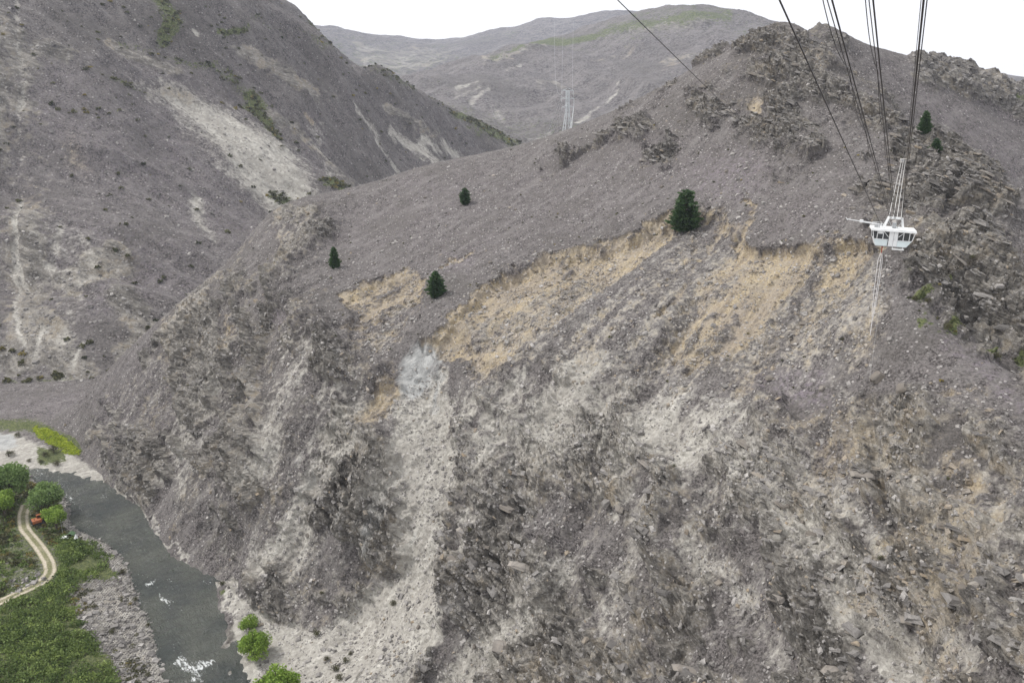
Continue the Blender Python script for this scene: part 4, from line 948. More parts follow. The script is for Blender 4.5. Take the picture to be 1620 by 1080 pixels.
def conifer_meshes(seed, fat=0.33):
    rg = np.random.default_rng(seed); C, D_, T, TP = [], [], [], []
    limbs = [tube([(0, 0, -0.06), (0, 0, 0.5), (0, 0, 0.98)], [0.028, 0.016, 0.003])]
    nw = 30
    for i in range(nw):
        h = 0.03 + 0.95 * (i / (nw - 1)); env = fat * min(1.0, (h + 0.12) / 0.32) * (1 - h) ** 0.44 * (1 + 0.16 * math.sin(i * 1.7 + seed)) + 0.012
        nb = int(5 + 9 * (1 - h))
        for k in range(nb):
            a = 6.283 * (k + rg.uniform(-.35, .35)) / nb + i * 0.9; L = env * rg.uniform(0.66, 1.16) * (1 + 0.16 * math.sin(a * 2 + seed * 2.1 + h * 5))
            m = max(5, int(34 * L / fat))
            tt = np.sqrt(rg.uniform(0.06, 1, m))
            hz = h + rg.uniform(-0.014, 0.014)
            ex = np.stack([np.cos(a) * tt * L, np.sin(a) * tt * L, hz - 0.055 * tt + 0.085 * tt * tt * (L / fat)], 1)
            ex += rg.normal(0, 0.011, ex.shape) + np.stack([-np.sin(a) * np.ones(m), np.cos(a) * np.ones(m), np.zeros(m)], 1) * (rg.normal(0, 0.028, m) * tt)[:, None]
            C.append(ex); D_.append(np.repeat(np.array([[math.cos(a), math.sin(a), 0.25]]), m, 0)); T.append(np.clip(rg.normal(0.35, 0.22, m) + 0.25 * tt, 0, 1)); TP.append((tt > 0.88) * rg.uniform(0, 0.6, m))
            if k % 3 == 0 and h < 0.8: limbs.append(tube([(0, 0, hz), (math.cos(a) * L * 0.8, math.sin(a) * L * 0.8, hz - 0.01)], [0.006, 0.002], 4))
    C = np.concatenate(C); D_ = np.concatenate(D_); T = np.concatenate(T); TP = np.concatenate(TP)
    V, Q = leaf_quads(C, np.full(len(C), 0.030), rg, 2.4, D_ * 1.6, 0.6)
    crown = mesh_from("crown", V, Q, {"tone": np.repeat(np.stack([T, TP, T * 0], 1), 4, 0)}, smooth=False)
    return crown, mesh_from("trunk", *join_vq(limbs))
def plant(name, meshes, mat, loc, sx, sz, label, cat, group=None, rot=0.0):
    cr, tk = meshes
    root = add_obj(name, None, label=label, cat=cat, group=group, loc=loc)
    root.scale = (sx, sx, sz); root.rotation_euler = (0, 0, rot)
    add_obj("crown", cr, mat, parent=root); add_obj("trunk", tk, M_BARK, parent=root)
    return root

front = (inview > 0.5)
_fi = np.where(front)[0]
def spur_hit(u, v):
    d = (SP_U[_fi] - u) ** 2 + (SP_V[_fi] - v) ** 2
    c = _fi[d < max(30.0, d.min() + 6)]
    return SP_P[c[np.argmin(SP_P[c, 1])]]
def grid_h(x, y, G, x0, y0, st):
    i = np.clip((np.asarray(x) - x0) / st, 0, G.shape[0] - 1.01); j = np.clip((np.asarray(y) - y0) / st, 0, G.shape[1] - 1.01)
    a, b = i.astype(int), j.astype(int); fx, fy = i - a, j - b
    return G[a, b] * (1 - fx) * (1 - fy) + G[a + 1, b] * fx * (1 - fy) + G[a, b + 1] * (1 - fx) * fy + G[a + 1, b + 1] * fx * fy
BANK_G = BANK_P[:, 2].reshape(BX.shape)
def bank_h(x, y): return grid_h(x, y, BANK_G, -330, 110, 0.8)
FLAT_G = PG[:, 2].reshape(GX.shape)
def flat_h(x, y): return grid_h(x, y, FLAT_G, -420, 285, 1.0)
def hit(u, v, hf):
    z = 2.0
    for _ in range(12):
        p = at_z(u, v, z); z = 0.5 * z + 0.5 * float(hf(p[0], p[1]))
    p[2] = float(hf(p[0], p[1])); return p
def pxm(p):      # pixels per metre at a point
    return F / (p[1] * CP - (p[2] - CAM_Z) * SP)

# conifers on the open slope
BM_ = [broadleaf_meshes(41, 6000, 24, 0.62), broadleaf_meshes(42, 6000, 28, 0.62), broadleaf_meshes(43, 4000, 18, 0.62)]
CM = [conifer_meshes(1, 0.34), conifer_meshes(2, 0.33), conifer_meshes(3, 0.28)]
for (u, v, hpx, wpx, k, lab) in [
    (1077, 349, 63, 46, 0, "large dense dark green conifer at the upper lip of the landslip"),
    (690, 464, 40, 28, 1, "rounded dark conifer standing right of a small ochre slip"),
    (529, 419, 33, 19, 2, "narrow dark conifer below the rock outcrop at the end of the spur"),
    (736, 317, 25, 18, 1, "small conifer alone on the smooth upper heath slope"),
    (1453, 231, 34, 21, 2, "tall conifer beside the saddle behind the cable anchor"),
    (1478, 243, 21, 18, 1, "short bushy conifer just right of the taller one at the saddle")]:
    p = spur_hit(u, v); s = pxm(p)
    H = hpx / s / 0.95; Wd = wpx / s
    plant("conifer", CM[k], M_CONIFER, p - np.array([0, 0, 0.15]), Wd / 0.60, H, lab, "conifer", "conifers on the spur", rot=u * 0.7)

# willows
WM = [broadleaf_meshes(11, 7000, 22), broadleaf_meshes(12, 7000, 26), broadleaf_meshes(13, 5000, 18)]
for (u, v, rpx, hp, k, lab) in [(406, 1034, 27, 50, 0, "round bright green willow bush, middle one on the gravel strip below the bluff"),
                                (393, 990, 15, 27, 2, "small bright green willow bush on the gravel strip, farthest upstream of three"),
                                (437, 1105, 38, 66, 1, "large bright green willow bush on the gravel strip, farthest downstream of three")]:
    p = spur_hit(u, v); s = pxm(p); plant("willow_bush", BM_[k], M_WILLOW, p - np.array([0, 0, 0.2]), rpx / s * 1.10, hp / s / 1.45, lab, "bush", "willow bushes on the gravel strip", rot=v)
for (u, v, rpx, hp, k, mt, lab) in [(20, 792, 34, 62, 1, M_WILLOW_DARK, "large pale green willow tree beside the river above the dirt track"),
                                    (76, 812, 31, 52, 0, M_WILLOW_DARK, "broad willow tree leaning over the water behind the orange excavator"),
                                    (90, 836, 22, 40, 2, M_WILLOW, "smaller willow tree right beside the orange excavator"),
                                    (8, 815, 26, 44, 2, M_WILLOW, "bright green willow tree at the end of the dirt track"),
                                    (-30, 800, 36, 55, 0, M_WILLOW_DARK, "willow tree at the upstream end of the grove")]:
    p = hit(u, v, bank_h); s = pxm(p); plant("willow_tree", WM[k], mt, p, rpx / s * 1.0, hp / s / 1.75, lab, "tree", "willow trees by the river bend", rot=u)

# single shrubs clinging to the bluff and banks
SHM = [broadleaf_meshes(31, 700, 7, 0.5), broadleaf_meshes(32, 700, 8, 0.5)]
for (u, v, rpx, m_, lab) in [(613, 952, 9, M_DRYSHRUB, "olive shrub alone in the middle of the pale scree chute"), (502, 998, 10, M_DRYSHRUB, "olive yellow shrub at the foot of the bluff beside the gravel"),
                            (528, 1055, 11, M_SHRUB, "largest dark shrub in the clump below the scree chute"), (545, 1042, 9, M_SHRUB, "dark shrub in the clump below the scree chute"), (516, 1040, 8, M_SHRUB, "dark shrub in the clump below the scree chute"), (538, 1068, 10, M_SHRUB, "dark shrub in the clump below the scree chute"), (556, 1030, 6, M_SHRUB, "smallest dark shrub in the clump below the scree chute"),
                            (1081, 752, 6, M_SHRUB, "small dark shrub on pale rock below the ochre slips"), (1181, 735, 4, M_SHRUB, "tiny shrub beside a pale boulder on the bluff"), (1410, 908, 9, M_SHRUB, "dark shrub low on the bluff beneath the layered ledges"), (1494, 752, 6, M_SHRUB, "small shrub among dark ledges far right on the bluff"),
                            (1500, 515, 13, M_SHRUB, "spreading green shrub in the gully under the rock knob"), (1447, 470, 8, M_SHRUB, "green shrub at the head of the gully"), (1460, 486, 9, M_SHRUB, "green shrub halfway down the upper gully"), (1521, 428, 7, M_SHRUB, "green shrub on the face of the rock knob"), (1575, 566, 10, M_SHRUB, "dark shrub in the lower gully beside the fold"),
                            (757, 846, 6, M_SHRUB, "small shrub on dark rock right of the scree chute"), (757, 728, 4, M_SHRUB, "tiny shrub near the top of the scree chute"), (1328, 536, 5, M_SHRUB, "little green shrub below the end of the bungee cord"), (510, 936, 6, M_SHRUB, "small green shrub in a cleft at the foot of the bluff"),
                            (184, 752, 7, M_SHRUB, "dark shrub at the corner where the gravel meets the bluff"), (346, 922, 9, M_DRYSHRUB, "olive shrub at the waterline where the gravel strip begins")]:
    p = spur_hit(u, v); s = pxm(p)
    plant("shrub", SHM[int(u) % 2], m_, p, rpx / s * 1.05, rpx / s * 0.85, lab, "shrub", "shrubs below the scree chute" if "clump" in lab else None, rot=u)
for (u, v, rpx, m_, lab) in [(235, 990, 6, M_LIME, "yellow green shrub among the bank rocks by the water"), (195, 908, 9, M_SHRUB, "green shrub on the beach edge below the track bend"), (215, 950, 7, M_SHRUB, "dark shrub by the water upstream of the bank rocks"), (180, 1000, 8, M_SHRUB, "dark shrub among the bank rocks"), (150, 960, 7, M_DRYSHRUB, "dull shrub at the top of the bank rocks"), (235, 1070, 9, M_SHRUB, "dark shrub at the downstream end of the bank rocks")]:
    p = hit(u, v, bank_h); s = pxm(p)
    plant("shrub", SHM[int(u) % 2], m_, p, rpx / s * 1.05, rpx / s * 0.85, lab, "shrub", rot=u)
for (u, v, rpx, lab) in [(14, 722, 11, "low grey green shrub on the gravel flat"), (48, 730, 6, "small round shrub near the water on the gravel flat"), (64, 732, 6, "shrub beside the small round one on the gravel flat"), (92, 735, 9, "dark shrub at the near end of the shrub patch on the gravel flat"), (85, 715, 12, "broad dark shrub in front of the lime green strip"), (70, 722, 9, "dark shrub left of the broad one on the gravel flat"), (172, 745, 6, "shrub at the foot of the bluff beside the gravel flat"), (30, 690, 8, "shrub behind the pale sand patch")]:
    p = hit(u, v, flat_h); s = pxm(p)
    plant("shrub", SHM[int(u) % 2], M_DRYSHRUB if u % 2 else M_SHRUB, p, rpx / s * 1.05, rpx / s * 0.8, lab, "shrub", rot=u)

def cover(name, pts, sizes, mat, label, rg, nl=44, tip_p=0.1, leaf=0.34, parent=None):
    n = len(pts)
    v = rg.normal(0, 1, (n, nl, 3)); v /= np.linalg.norm(v, axis=2, keepdims=True); v[..., 2] = np.abs(v[..., 2])
    lump = rg.uniform(0.55, 1.08, (n, nl, 1))
    C = pts[:, None, :] + v * lump * sizes[:, None, None] * np.array([1, 1, 0.8])
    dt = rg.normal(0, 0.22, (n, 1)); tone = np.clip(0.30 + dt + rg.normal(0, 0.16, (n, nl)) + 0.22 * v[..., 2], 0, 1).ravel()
    tip = ((rg.random((n, 1)) < tip_p) * rg.uniform(0.3, 1, (n, 1)) * np.ones((1, nl))).ravel()
    V, Q = leaf_quads(C.reshape(-1, 3), np.repeat(np.clip(sizes * leaf, 0.14, 2.5), nl), rg)
    return add_obj(name, mesh_from(name, V, Q, {"tone": np.repeat(np.stack([tone, tip, tip * 0], 1), 4, 0)}, smooth=False), mat, kind="stuff", label=label, parent=parent)
rgv = np.random.default_rng(77)
dense = new_mask()
paint_poly(dense, [(-60, 935), (10, 960), (70, 930), (95, 905), (85, 870), (95, 850), (150, 862), (178, 885), (192, 905), (175, 918), (130, 925), (105, 945), (130, 985), (160, 1020), (185, 1080), (195, 1160), (-60, 1160)], 8)
dm = sample(dense, BANK_U, BANK_V)
gap = fbm(BANK_P * 0.12, 3, 120)
vis = (BANK_U > -60) & (BANK_U < 330) & (BANK_V < 1140)
tr_line = np.array([hit(u, v, bank_h)[:2] for u, v in [(42, 798), (36, 815), (38, 835), (52, 852), (66, 870), (78, 890), (80, 905), (68, 920), (38, 934), (0, 952), (-80, 985)]])
tdist = np.abs(sdist(BANK_P[:, 0].astype(float), BANK_P[:, 1].astype(float), tr_line))
ok = vis & (tdist > 3.2)
idx = pick(BANK_P, ok * sstep(0.35, 0.7, dm + 0.3 * gap) * sstep(-0.45, 0.0, gap), 1050, rgv)
cover("scrub_thicket", BANK_P[idx], rgv.uniform(0.55, 1.0, len(idx)) ** 2 * 2.4, M_SHRUB, "dense green scrub covering the near river bank", rgv, 76, 0.22, 0.18)
idx = pick(BANK_P, ok * (BANK_M[3] > 0.3) * (dm < 0.4) * sstep(-0.1, 0.4, gap) * (BANK_U < 130), 520, rgv)
cover("low_scrub", BANK_P[idx], rgv.uniform(0.5, 1.5, len(idx)), M_DRYSHRUB, "low olive scrub and grass around the dirt track", rgv, 34, 0.2)
idx = pick(BANK_P, ok * (BANK_M[3] > 0.3) * (dm < 0.5) * (BANK_U < 140), 500, rgv)
cover("green_scrub", BANK_P[idx], rgv.uniform(0.5, 1.4, len(idx)), M_SHRUB, "scattered green scrub around the dirt track", rgv, 34, 0.15)
brk = new_mask(); paint_poly(brk, bank_rocks, 6)
idx = pick(BANK_P, sstep(0.5, 0.9, sample(brk, BANK_U, BANK_V)) * sstep(-0.05, 0.3, gap) * (BANK_P[:, 2] > 0.8), 170, rgv)
cover("bank_scrub", BANK_P[idx], rgv.uniform(0.3, 1.0, len(idx)), M_DRYSHRUB, "dull scrub growing between the bank rocks", rgv, 30, 0.1)
# lime strip on the flat
lim = new_mask(); paint_poly(lim, [(55, 678), (75, 680), (100, 695), (126, 716), (112, 718), (90, 705), (62, 690)], 3)
lm = sample(lim, ug, vg); idx = pick(PG, np.clip(lm, 0, 1) ** 2, min(260, int((lm > 0).sum())), rgv)
cover("lime_broom", PG[idx], rgv.uniform(0.35, 0.8, len(idx)), M_LIME, "strip of bright lime green broom on the river flat", rgv, 30, 0.0, 0.5)
# scrub on the far hillsides
w = ((LH_U > -30) & (LH_V < 640) & (LH_V > -10)) * (sstep(0.2, 0.8, LH_M[3]) + 0.012 + 0.10 * sstep(0.1, 0.5, fbm(LH_P * 0.02, 3, 125)) * (LH_V < 200)) * (LH_P[:, 1] / 600)
idx = pick(LH_P, w, 1700, rgv)
cover("hillside_scrub", LH_P[idx], rgv.uniform(0.8, 2.6, len(idx)), M_DRYSHRUB, "dark scrub dotted over the hillside", rgv, 16, 0.12, 0.7)
w = inview * (SP_V < 620) * (0.04 + SP_GREEN * 3) * area
idx = pick(SP_P, w, 420, rgv)
cover("heath_scrub", SP_P[idx], rgv.uniform(0.2, 0.55, len(idx)), M_DRYSHRUB, "tiny scrub dotted over the spur", rgv, 14, 0.1, 0.7, parent=None)

# ---- dirt track: two pale ruts with a grassy middle
def smooth_line(L, step):
    L = np.array(L); d = np.concatenate([[0], np.cumsum(np.linalg.norm(np.diff(L, axis=0), axis=1))])
    s_ = np.arange(0, d[-1], step); q = np.stack([np.interp(s_, d, L[:, k]) for k in range(2)], 1)
    for _ in range(14): q[1:-1] = 0.25 * q[:-2] + 0.5 * q[1:-1] + 0.25 * q[2:]
    return q
TL = smooth_line(np.array([hit(u, v, bank_h)[:2] for u, v in [(42, 798), (36, 815), (38, 835), (52, 852), (66, 870), (78, 890), (80, 905), (68, 920), (38, 934), (0, 952), (-80, 985)]]), 0.6)
tg = np.gradient(TL, axis=0); tg /= np.linalg.norm(tg, axis=1, keepdims=True); nr_ = np.stack([-tg[:, 1], tg[:, 0]], 1)
offs = np.array([-1.9, -1.5, -1.2, -0.85, -0.5, 0, 0.5, 0.85, 1.2, 1.5, 1.9]); rut = np.array([0, .8, 1, .8, 0, 0, 0, .8, 1, .8, 0]); hgt = np.array([0.02, .06, .05, .05, .09, .13, .09, .05, .05, .06, .02])
TX = TL[:, None, 0] + nr_[:, None, 0] * offs; TY = TL[:, None, 1] + nr_[:, None, 1] * offs
TZ = bank_h(TX, TY) + hgt + 0.05
rr_ = np.clip(rut[None] + 0.35 * fbm(np.stack([TX, TY, TZ], -1).reshape(-1, 3) * 0.5, 2, 131).reshape(TX.shape), 0, 1)
t = NT("track_dirt"); _, rt, _, _ = t.attr("mA"); nf = t.noise(2.0, 4, 0.7)
tc = t.mix(rt, t.mix(t.ramp(nf, .4, .6), (0.11, 0.12, 0.055), (0.22, 0.20, 0.12)), t.mix(t.ramp(nf, .35, .65), (0.34, 0.295, 0.225), (0.52, 0.47, 0.385)))
M_TRACK = t.finish(tc, 0.95, t.bump(nf, 0.5, 0.1))
add_obj("dirt_track", grid_mesh("dirt_track", TX, TY, TZ, {"mA": np.repeat(rr_.reshape(-1, 1), 3, 1)}), M_TRACK, kind="structure", label="pale two-rut dirt track curving through the scrub")
# ================================================================== built things
def plain(name, col, rough=0.5, metallic=0.0, dirt=0.25, scale=1.5, spec=0.4):
    t = NT(name); n = t.noise(scale, 4, 0.65)
    c = t.mix(t.ramp(n, 0.35, 0.75, 0, dirt), col, tuple(0.55 * a for a in col))
    m = t.finish(c, rough, None, metallic); t.b.inputs["Specular IOR Level"].default_value = spec
    return m
M_WHITE = plain("white_paint", (0.80, 0.81, 0.81), 0.45, dirt=0.15)
M_PALEBLUE = plain("pale_panel", (0.70, 0.78, 0.79), 0.4, dirt=0.12)
M_GLASS = plain("dark_glass", (0.012, 0.015, 0.017), 0.08, dirt=0.1, spec=0.5)
M_STEEL = plain("galvanised_steel", (0.44, 0.45, 0.46), 0.5, 0.4)
M_LATTICE = plain("pylon_steel", (0.62, 0.65, 0.67), 0.55, 0.1)
M_CABLE = plain("dark_cable", (0.060, 0.056, 0.058), 0.5, 0.4)
M_PALECABLE = plain("pale_cable", (0.55, 0.54, 0.52), 0.5)
M_CORD = plain("cord_sheath", (0.72, 0.70, 0.70), 0.8)
M_RED = plain("red_fitting", (0.42, 0.07, 0.05), 0.5)
M_ORANGE = plain("orange_machine_paint", (0.36, 0.125, 0.055), 0.5, dirt=0.45)
M_BLACK = plain("black_rubber", (0.025, 0.024, 0.023), 0.8)
M_CONCRETE = plain("weathered_concrete", (0.55, 0.52, 0.49), 0.9, dirt=0.35)
M_CANVAS = plain("white_canvas", (0.74, 0.75, 0.74), 0.85)
M_GREENC = plain("green_canvas", (0.085, 0.15, 0.075), 0.85)
M_WIRE = plain("power_conductor", (0.34, 0.34, 0.35), 0.5, 0.2)

def box_vq(x0, x1, y0, y1, z0, z1, tx0=0, tx1=0, ty0=0, ty1=0):
    """box; t* move the bottom edges inwards (tapered body)"""
    V = np.array([(x0 + tx0, y0 + ty0, z0), (x1 - tx1, y0 + ty0, z0), (x0 + tx0, y1 - ty1, z0), (x1 - tx1, y1 - ty1, z0), (x0, y0, z1), (x1, y0, z1), (x0, y1, z1), (x1, y1, z1)], float)
    return V, BOXQ.copy()
def bar_vq(a, b, w, h=None):
    a, b = np.array(a, float), np.array(b, float); h = h or w
    d = b - a; d /= np.linalg.norm(d); ref = np.array((0, 0, 1.0)) if abs(d[2]) < 0.95 else np.array((1.0, 0, 0))
    s = np.cross(d, ref); s /= np.linalg.norm(s); u = np.cross(s, d)
    c = [(-1, -1), (1, -1), (-1, 1), (1, 1)]
    V = np.array([a + s * i * w / 2 + u * j * h / 2 for i, j in c] + [b + s * i * w / 2 + u * j * h / 2 for i, j in c])
    return V, BOXQ.copy()
def part(name, vqs, mat, parent, bevel=0.0, smooth=False):
    V, Q = join_vq(vqs if isinstance(vqs, list) else [vqs])
    me = mesh_from(name, V, Q, smooth=smooth)
    bm = bmesh.new(); bm.from_mesh(me); bmesh.ops.recalc_face_normals(bm, faces=bm.faces[:])
    if bevel: bmesh.ops.bevel(bm, geom=bm.edges[:], offset=bevel, segments=1, affect='EDGES')
    bm.to_mesh(me); bm.free()
    return add_obj(name, me, mat, parent=parent)

# ---- the jump pod
POD = at(1407.5, 388, 139.0)
pod = add_obj("jump_pod", None, label="white bungee jump pod with dark windows hanging on steel cables over the gorge", cat="cable cabin", loc=POD)
pod.scale = (0.94, 0.94, 0.94); pod.rotation_euler = (0, math.radians(1.6), math.radians(-25 + 7))
HW = 2.95   # half width of the floor
# floor and tapered lower walls
part("floor", box_vq(-2.6, 2.5, -1.5, 1.5, -0.06, 0.12), M_STEEL, pod, 0.02)
lw = part("front_panel", box_vq(-3.12, -0.72, -1.66, -1.60, 0.1, 1.32, 0.42, 0), M_PALEBLUE, pod)
part("front_panel", box_vq(-0.55, 0.20, -1.68, -1.62, 0.1, 2.75), M_WHITE, pod)
door = part("door", box_vq(0.24, 0.92, -1.69, -1.63, 0.12, 2.72), M_WHITE, pod, 0.01)
part("door_handle", bar_vq((0.34, -1.74, 1.25), (0.34, -1.74, 1.55), 0.05), M_STEEL, door)
part("front_panel", box_vq(0.96, 3.35, -1.66, -1.60, 0.1, 1.18, 0, 0.75), M_PALEBLUE, pod)
part("back_panel", [box_vq(-3.12, 3.3, 1.60, 1.66, 0.1, 1.25, 0.42, 0.72)], M_WHITE, pod)
part("side_panel", [box_vq(-3.13, -3.07, -1.6, 1.6, 0.1, 1.30, 0.42, -0.42)], M_WHITE, pod)
part("side_panel", [box_vq(3.30, 3.36, -1.6, 1.6, 0.1, 1.2, -0.75, 0.75)], M_WHITE, pod)
# window band: each pane, with posts and braces between
for x0, x1 in [(-3.18, -2.62), (-2.54, -1.62), (-1.54, -0.60), (0.98, 1.80), (1.88, 2.80), (2.88, 3.42)]:
    part("window", box_vq(x0, x1, -1.63, -1.60, 1.28, 2.62), M_GLASS, pod)
for x0, x1 in [(-3.1, -0.2), (-0.1, 3.3)]: part("window", box_vq(x0, x1, 1.60, 1.63, 1.28, 2.62), M_GLASS, pod)
for a, b in [((-3.13, -1.66, 1.3), (-3.42, -1.66, 2.78)), ((-2.58, -1.66, 1.3), (-2.58, -1.66, 2.78)), ((-1.58, -1.66, 1.3), (-1.58, -1.66, 2.78)), ((1.84, -1.66, 1.2), (1.84, -1.66, 2.78)), ((2.84, -1.66, 1.2), (2.84, -1.66, 2.78)), ((3.33, -1.66, 1.2), (3.72, -1.66, 2.78)),
             ((-3.13, 1.66, 1.3), (-3.42, 1.66, 2.78)), ((3.33, 1.66, 1.2), (3.72, 1.66, 2.78))]:
    part("post", bar_vq(a, b, 0.11), M_WHITE, pod)
part("brace", bar_vq((-1.52, -1.69, 2.7), (-0.66, -1.69, 1.75), 0.09), M_WHITE, pod)
part("brace", bar_vq((1.80, -1.69, 2.6), (1.00, -1.69, 1.85), 0.09), M_WHITE, pod)
part("sign_board", box_vq(-2.5, -1.7, -1.74, -1.69, 2.28, 2.76), M_WHITE, pod)
part("sill", bar_vq((-3.15, -1.70, 1.28), (-0.7, -1.70, 1.28), 0.10), M_WHITE, pod); part("sill", bar_vq((0.95, -1.70, 1.20), (3.36, -1.70, 1.20), 0.10), M_WHITE, pod)
roof = part("roof", [box_vq(-3.72, 3.85, -1.95, 1.95, 2.78, 3.22, -0.02, -0.02)], M_WHITE, pod, 0.05)
part("roof_edge", [bar_vq((-3.78, -1.99, 2.86), (3.92, -1.99, 2.86), 0.10, 0.18)], M_WHITE, roof)
# hanger frame on the roof
fr = [bar_vq((-1.60, -0.9, 3.2), (-0.95, -0.7, 5.05), 0.20), bar_vq((1.75, -0.9, 3.2), (1.35, -0.7, 5.05), 0.20), bar_vq((-1.60, 0.9, 3.2), (-0.95, 0.7, 5.05), 0.20), bar_vq((1.75, 0.9, 3.2), (1.35, 0.7, 5.05), 0.20),
      bar_vq((-1.05, -0.7, 5.05), (1.45, -0.7, 5.05), 0.22), bar_vq((-1.05, 0.7, 5.05), (1.45, 0.7, 5.05), 0.22), bar_vq((-0.95, -0.7, 5.05), (-0.95, 0.7, 5.05), 0.2), bar_vq((1.35, -0.7, 5.05), (1.35, 0.7, 5.05), 0.2)]
part("hanger_frame", fr, M_WHITE, pod)
part("frame_brace", bar_vq((-0.9, -0.72, 4.6), (-0.1, -0.72, 3.3), 0.10), M_STEEL, pod); part("frame_brace", bar_vq((1.3, -0.72, 4.6), (0.6, -0.72, 3.3), 0.10), M_STEEL, pod)
part("pulley_block", [box_vq(-0.1, 0.55, -0.4, 0.4, 3.22, 4.2, 0, 0)], M_STEEL, pod, 0.05)
wheel = tube([(0.22, -0.55, 4.3), (0.22, -0.42, 4.3)], [0.34, 0.34], 14); part("pulley", wheel, M_STEEL, pod)
# rail box at the left end of the roof and the boom reaching out
for k, (x, y) in enumerate([(-3.5, -1.6), (-2.6, -1.6), (-1.9, -1.6), (-3.5, 0.2), (-1.9, 0.2)]): part("rail_post", bar_vq((x, y, 3.2), (x, y, 4.1), 0.07), M_WHITE, pod)
part("rail", bar_vq((-3.5, -1.6, 4.1), (-1.9, -1.6, 4.1), 0.07), M_WHITE, pod); part("rail", bar_vq((-3.5, 0.2, 4.1), (-1.9, 0.2, 4.1), 0.07), M_WHITE, pod); part("winch", [box_vq(-3.2, -2.3, -1.0, -0.2, 3.22, 3.85)], M_STEEL, pod, 0.04)
boom = part("boom", [bar_vq((-2.0, -0.4, 3.75), (-5.6, -0.4, 4.10), 0.20, 0.28), bar_vq((-5.6, -0.4, 4.10), (-8.1, -0.4, 4.36), 0.12, 0.14)], M_WHITE, pod)
part("boom_tip", [bar_vq((-7.9, -0.4, 4.18), (-8.25, -0.4, 4.62), 0.14)], M_WHITE, boom); part("boom_block", [box_vq(-5.8, -5.2, -0.6, -0.2, 3.9, 4.4)], M_WHITE, boom, 0.03)
# step below the door
part("jump_step", [box_vq(0.2, 2.2, -2.25, -1.55, -0.42, -0.34), bar_vq((0.3, -1.6, -0.36), (0.3, -1.6, 0.2), 0.08), bar_vq((2.05, -1.6, -0.36), (2.05, -1.6, 0.2), 0.08)], M_WHITE, pod)
part("jump_step_rail", [bar_vq((0.2, -2.25, -0.2), (2.2, -2.25, -0.2), 0.07)], M_WHITE, pod)
bpy.context.view_layer.update()
PM = np.array(pod.matrix_world)
def podp(x, y, z): return (PM @ np.array([x, y, z, 1.0]))[:3]

# ---- cables
def cable(name, a, b, r, mat, label, sag=0.0, n=26, cat="cable", group=None, sides=6, wob=None, r2=None):
    t_ = np.linspace(0, 1, n)[:, None]
    L = np.array(a)[None] * (1 - t_) + np.array(b)[None] * t_
    L[:, 2] -= sag * 4 * (t_ * (1 - t_))[:, 0]
    if wob is not None: L[:, 2] -= wob(t_[:, 0])
    rad = np.linspace(r, r2 or r, n)
    V, Q = tube(L, rad, sides)
    return add_obj(name, mesh_from(name, V, Q), mat, label=label, cat=cat, group=group)
def near_pt(u0, u1, v1, t0, v=-140):
    """a point above the picture on the straight cable that crosses the top edge at u0 and passes (u1, v1)"""
    u = u0 + (u1 - u0) * (v / v1)
    a, b, c = ray(u, v); return np.array([a, b, c]) * t0 + np.array([0, 0, CAM_Z])
G1 = "pod support cables"; LS = "dark steel support cable running from the pod roof up over the gorge"
EA = podp(-2.2, -0.4, 3.85)
cable("support_cable", near_pt(1231, 1376, 332, 17), EA, 0.026, M_CABLE, "single dark steel cable from the boom end of the pod roof", cat="cable", r2=0.045)
for du, ex, r, w_ in [(0, -0.55, 0.025, "thick"), (-7, -0.75, 0.014, "thin")]: cable("support_cable", near_pt(1313 + du, 1397, 336, 16), podp(ex, -0.6, 5.05), r, M_CABLE, w_ + " dark steel cable ending at the pod frame corner nearest the boom", group=G1, r2=max(r, 0.04))
for du, ex, r, w_ in [(0, 0.15, 0.025, "thick"), (-6, -0.05, 0.014, "thin")]: cable("support_cable", near_pt(1378 + du, 1405, 338, 16), podp(ex, -0.6, 5.05), r, M_CABLE, w_ + " dark steel cable ending at the middle of the pod roof frame", group=G1, r2=max(r, 0.04))
for du, ex, r, w_ in [(0, 1.15, 0.034, "thickest"), (5, 1.25, 0.018, "thin")]: cable("support_cable", near_pt(1459 + du, 1419, 338, 16), podp(ex, -0.6, 5.05), r, M_CABLE, w_ + " dark steel cable ending at the pod frame corner farthest from the boom", group=G1, r2=max(r, 0.04))
wv_ = lambda t_: 0.55 * np.abs(np.sin(t_ * math.pi * 9)) * (1 - t_) ** 0.5
cable("service_line", near_pt(1310, 1396, 336, 16), podp(-0.65, -0.6, 4.9), 0.013, M_CABLE, "slack service line looped beneath the middle left pair of pod cables", n=110, wob=wv_)
cable("service_line", near_pt(1373, 1404, 338, 16), podp(0.0, -0.6, 4.9), 0.013, M_CABLE, "slack service line looped beneath the middle right pair of pod cables", n=110, wob=wv_)
cable("service_line", near_pt(1455, 1418, 338, 16), podp(1.0, -0.6, 4.9), 0.012, M_CABLE, "thin service line close beside the thickest pod cable", n=40)
hp = spur_hit(1250, 270)
cable("power_cable", near_pt(980, 1098, 113, 30), hp + np.array([0, 0, 0.6]), 0.030, M_CABLE, "thin dark cable crossing the sky alone down to the heath slope", r2=0.05)
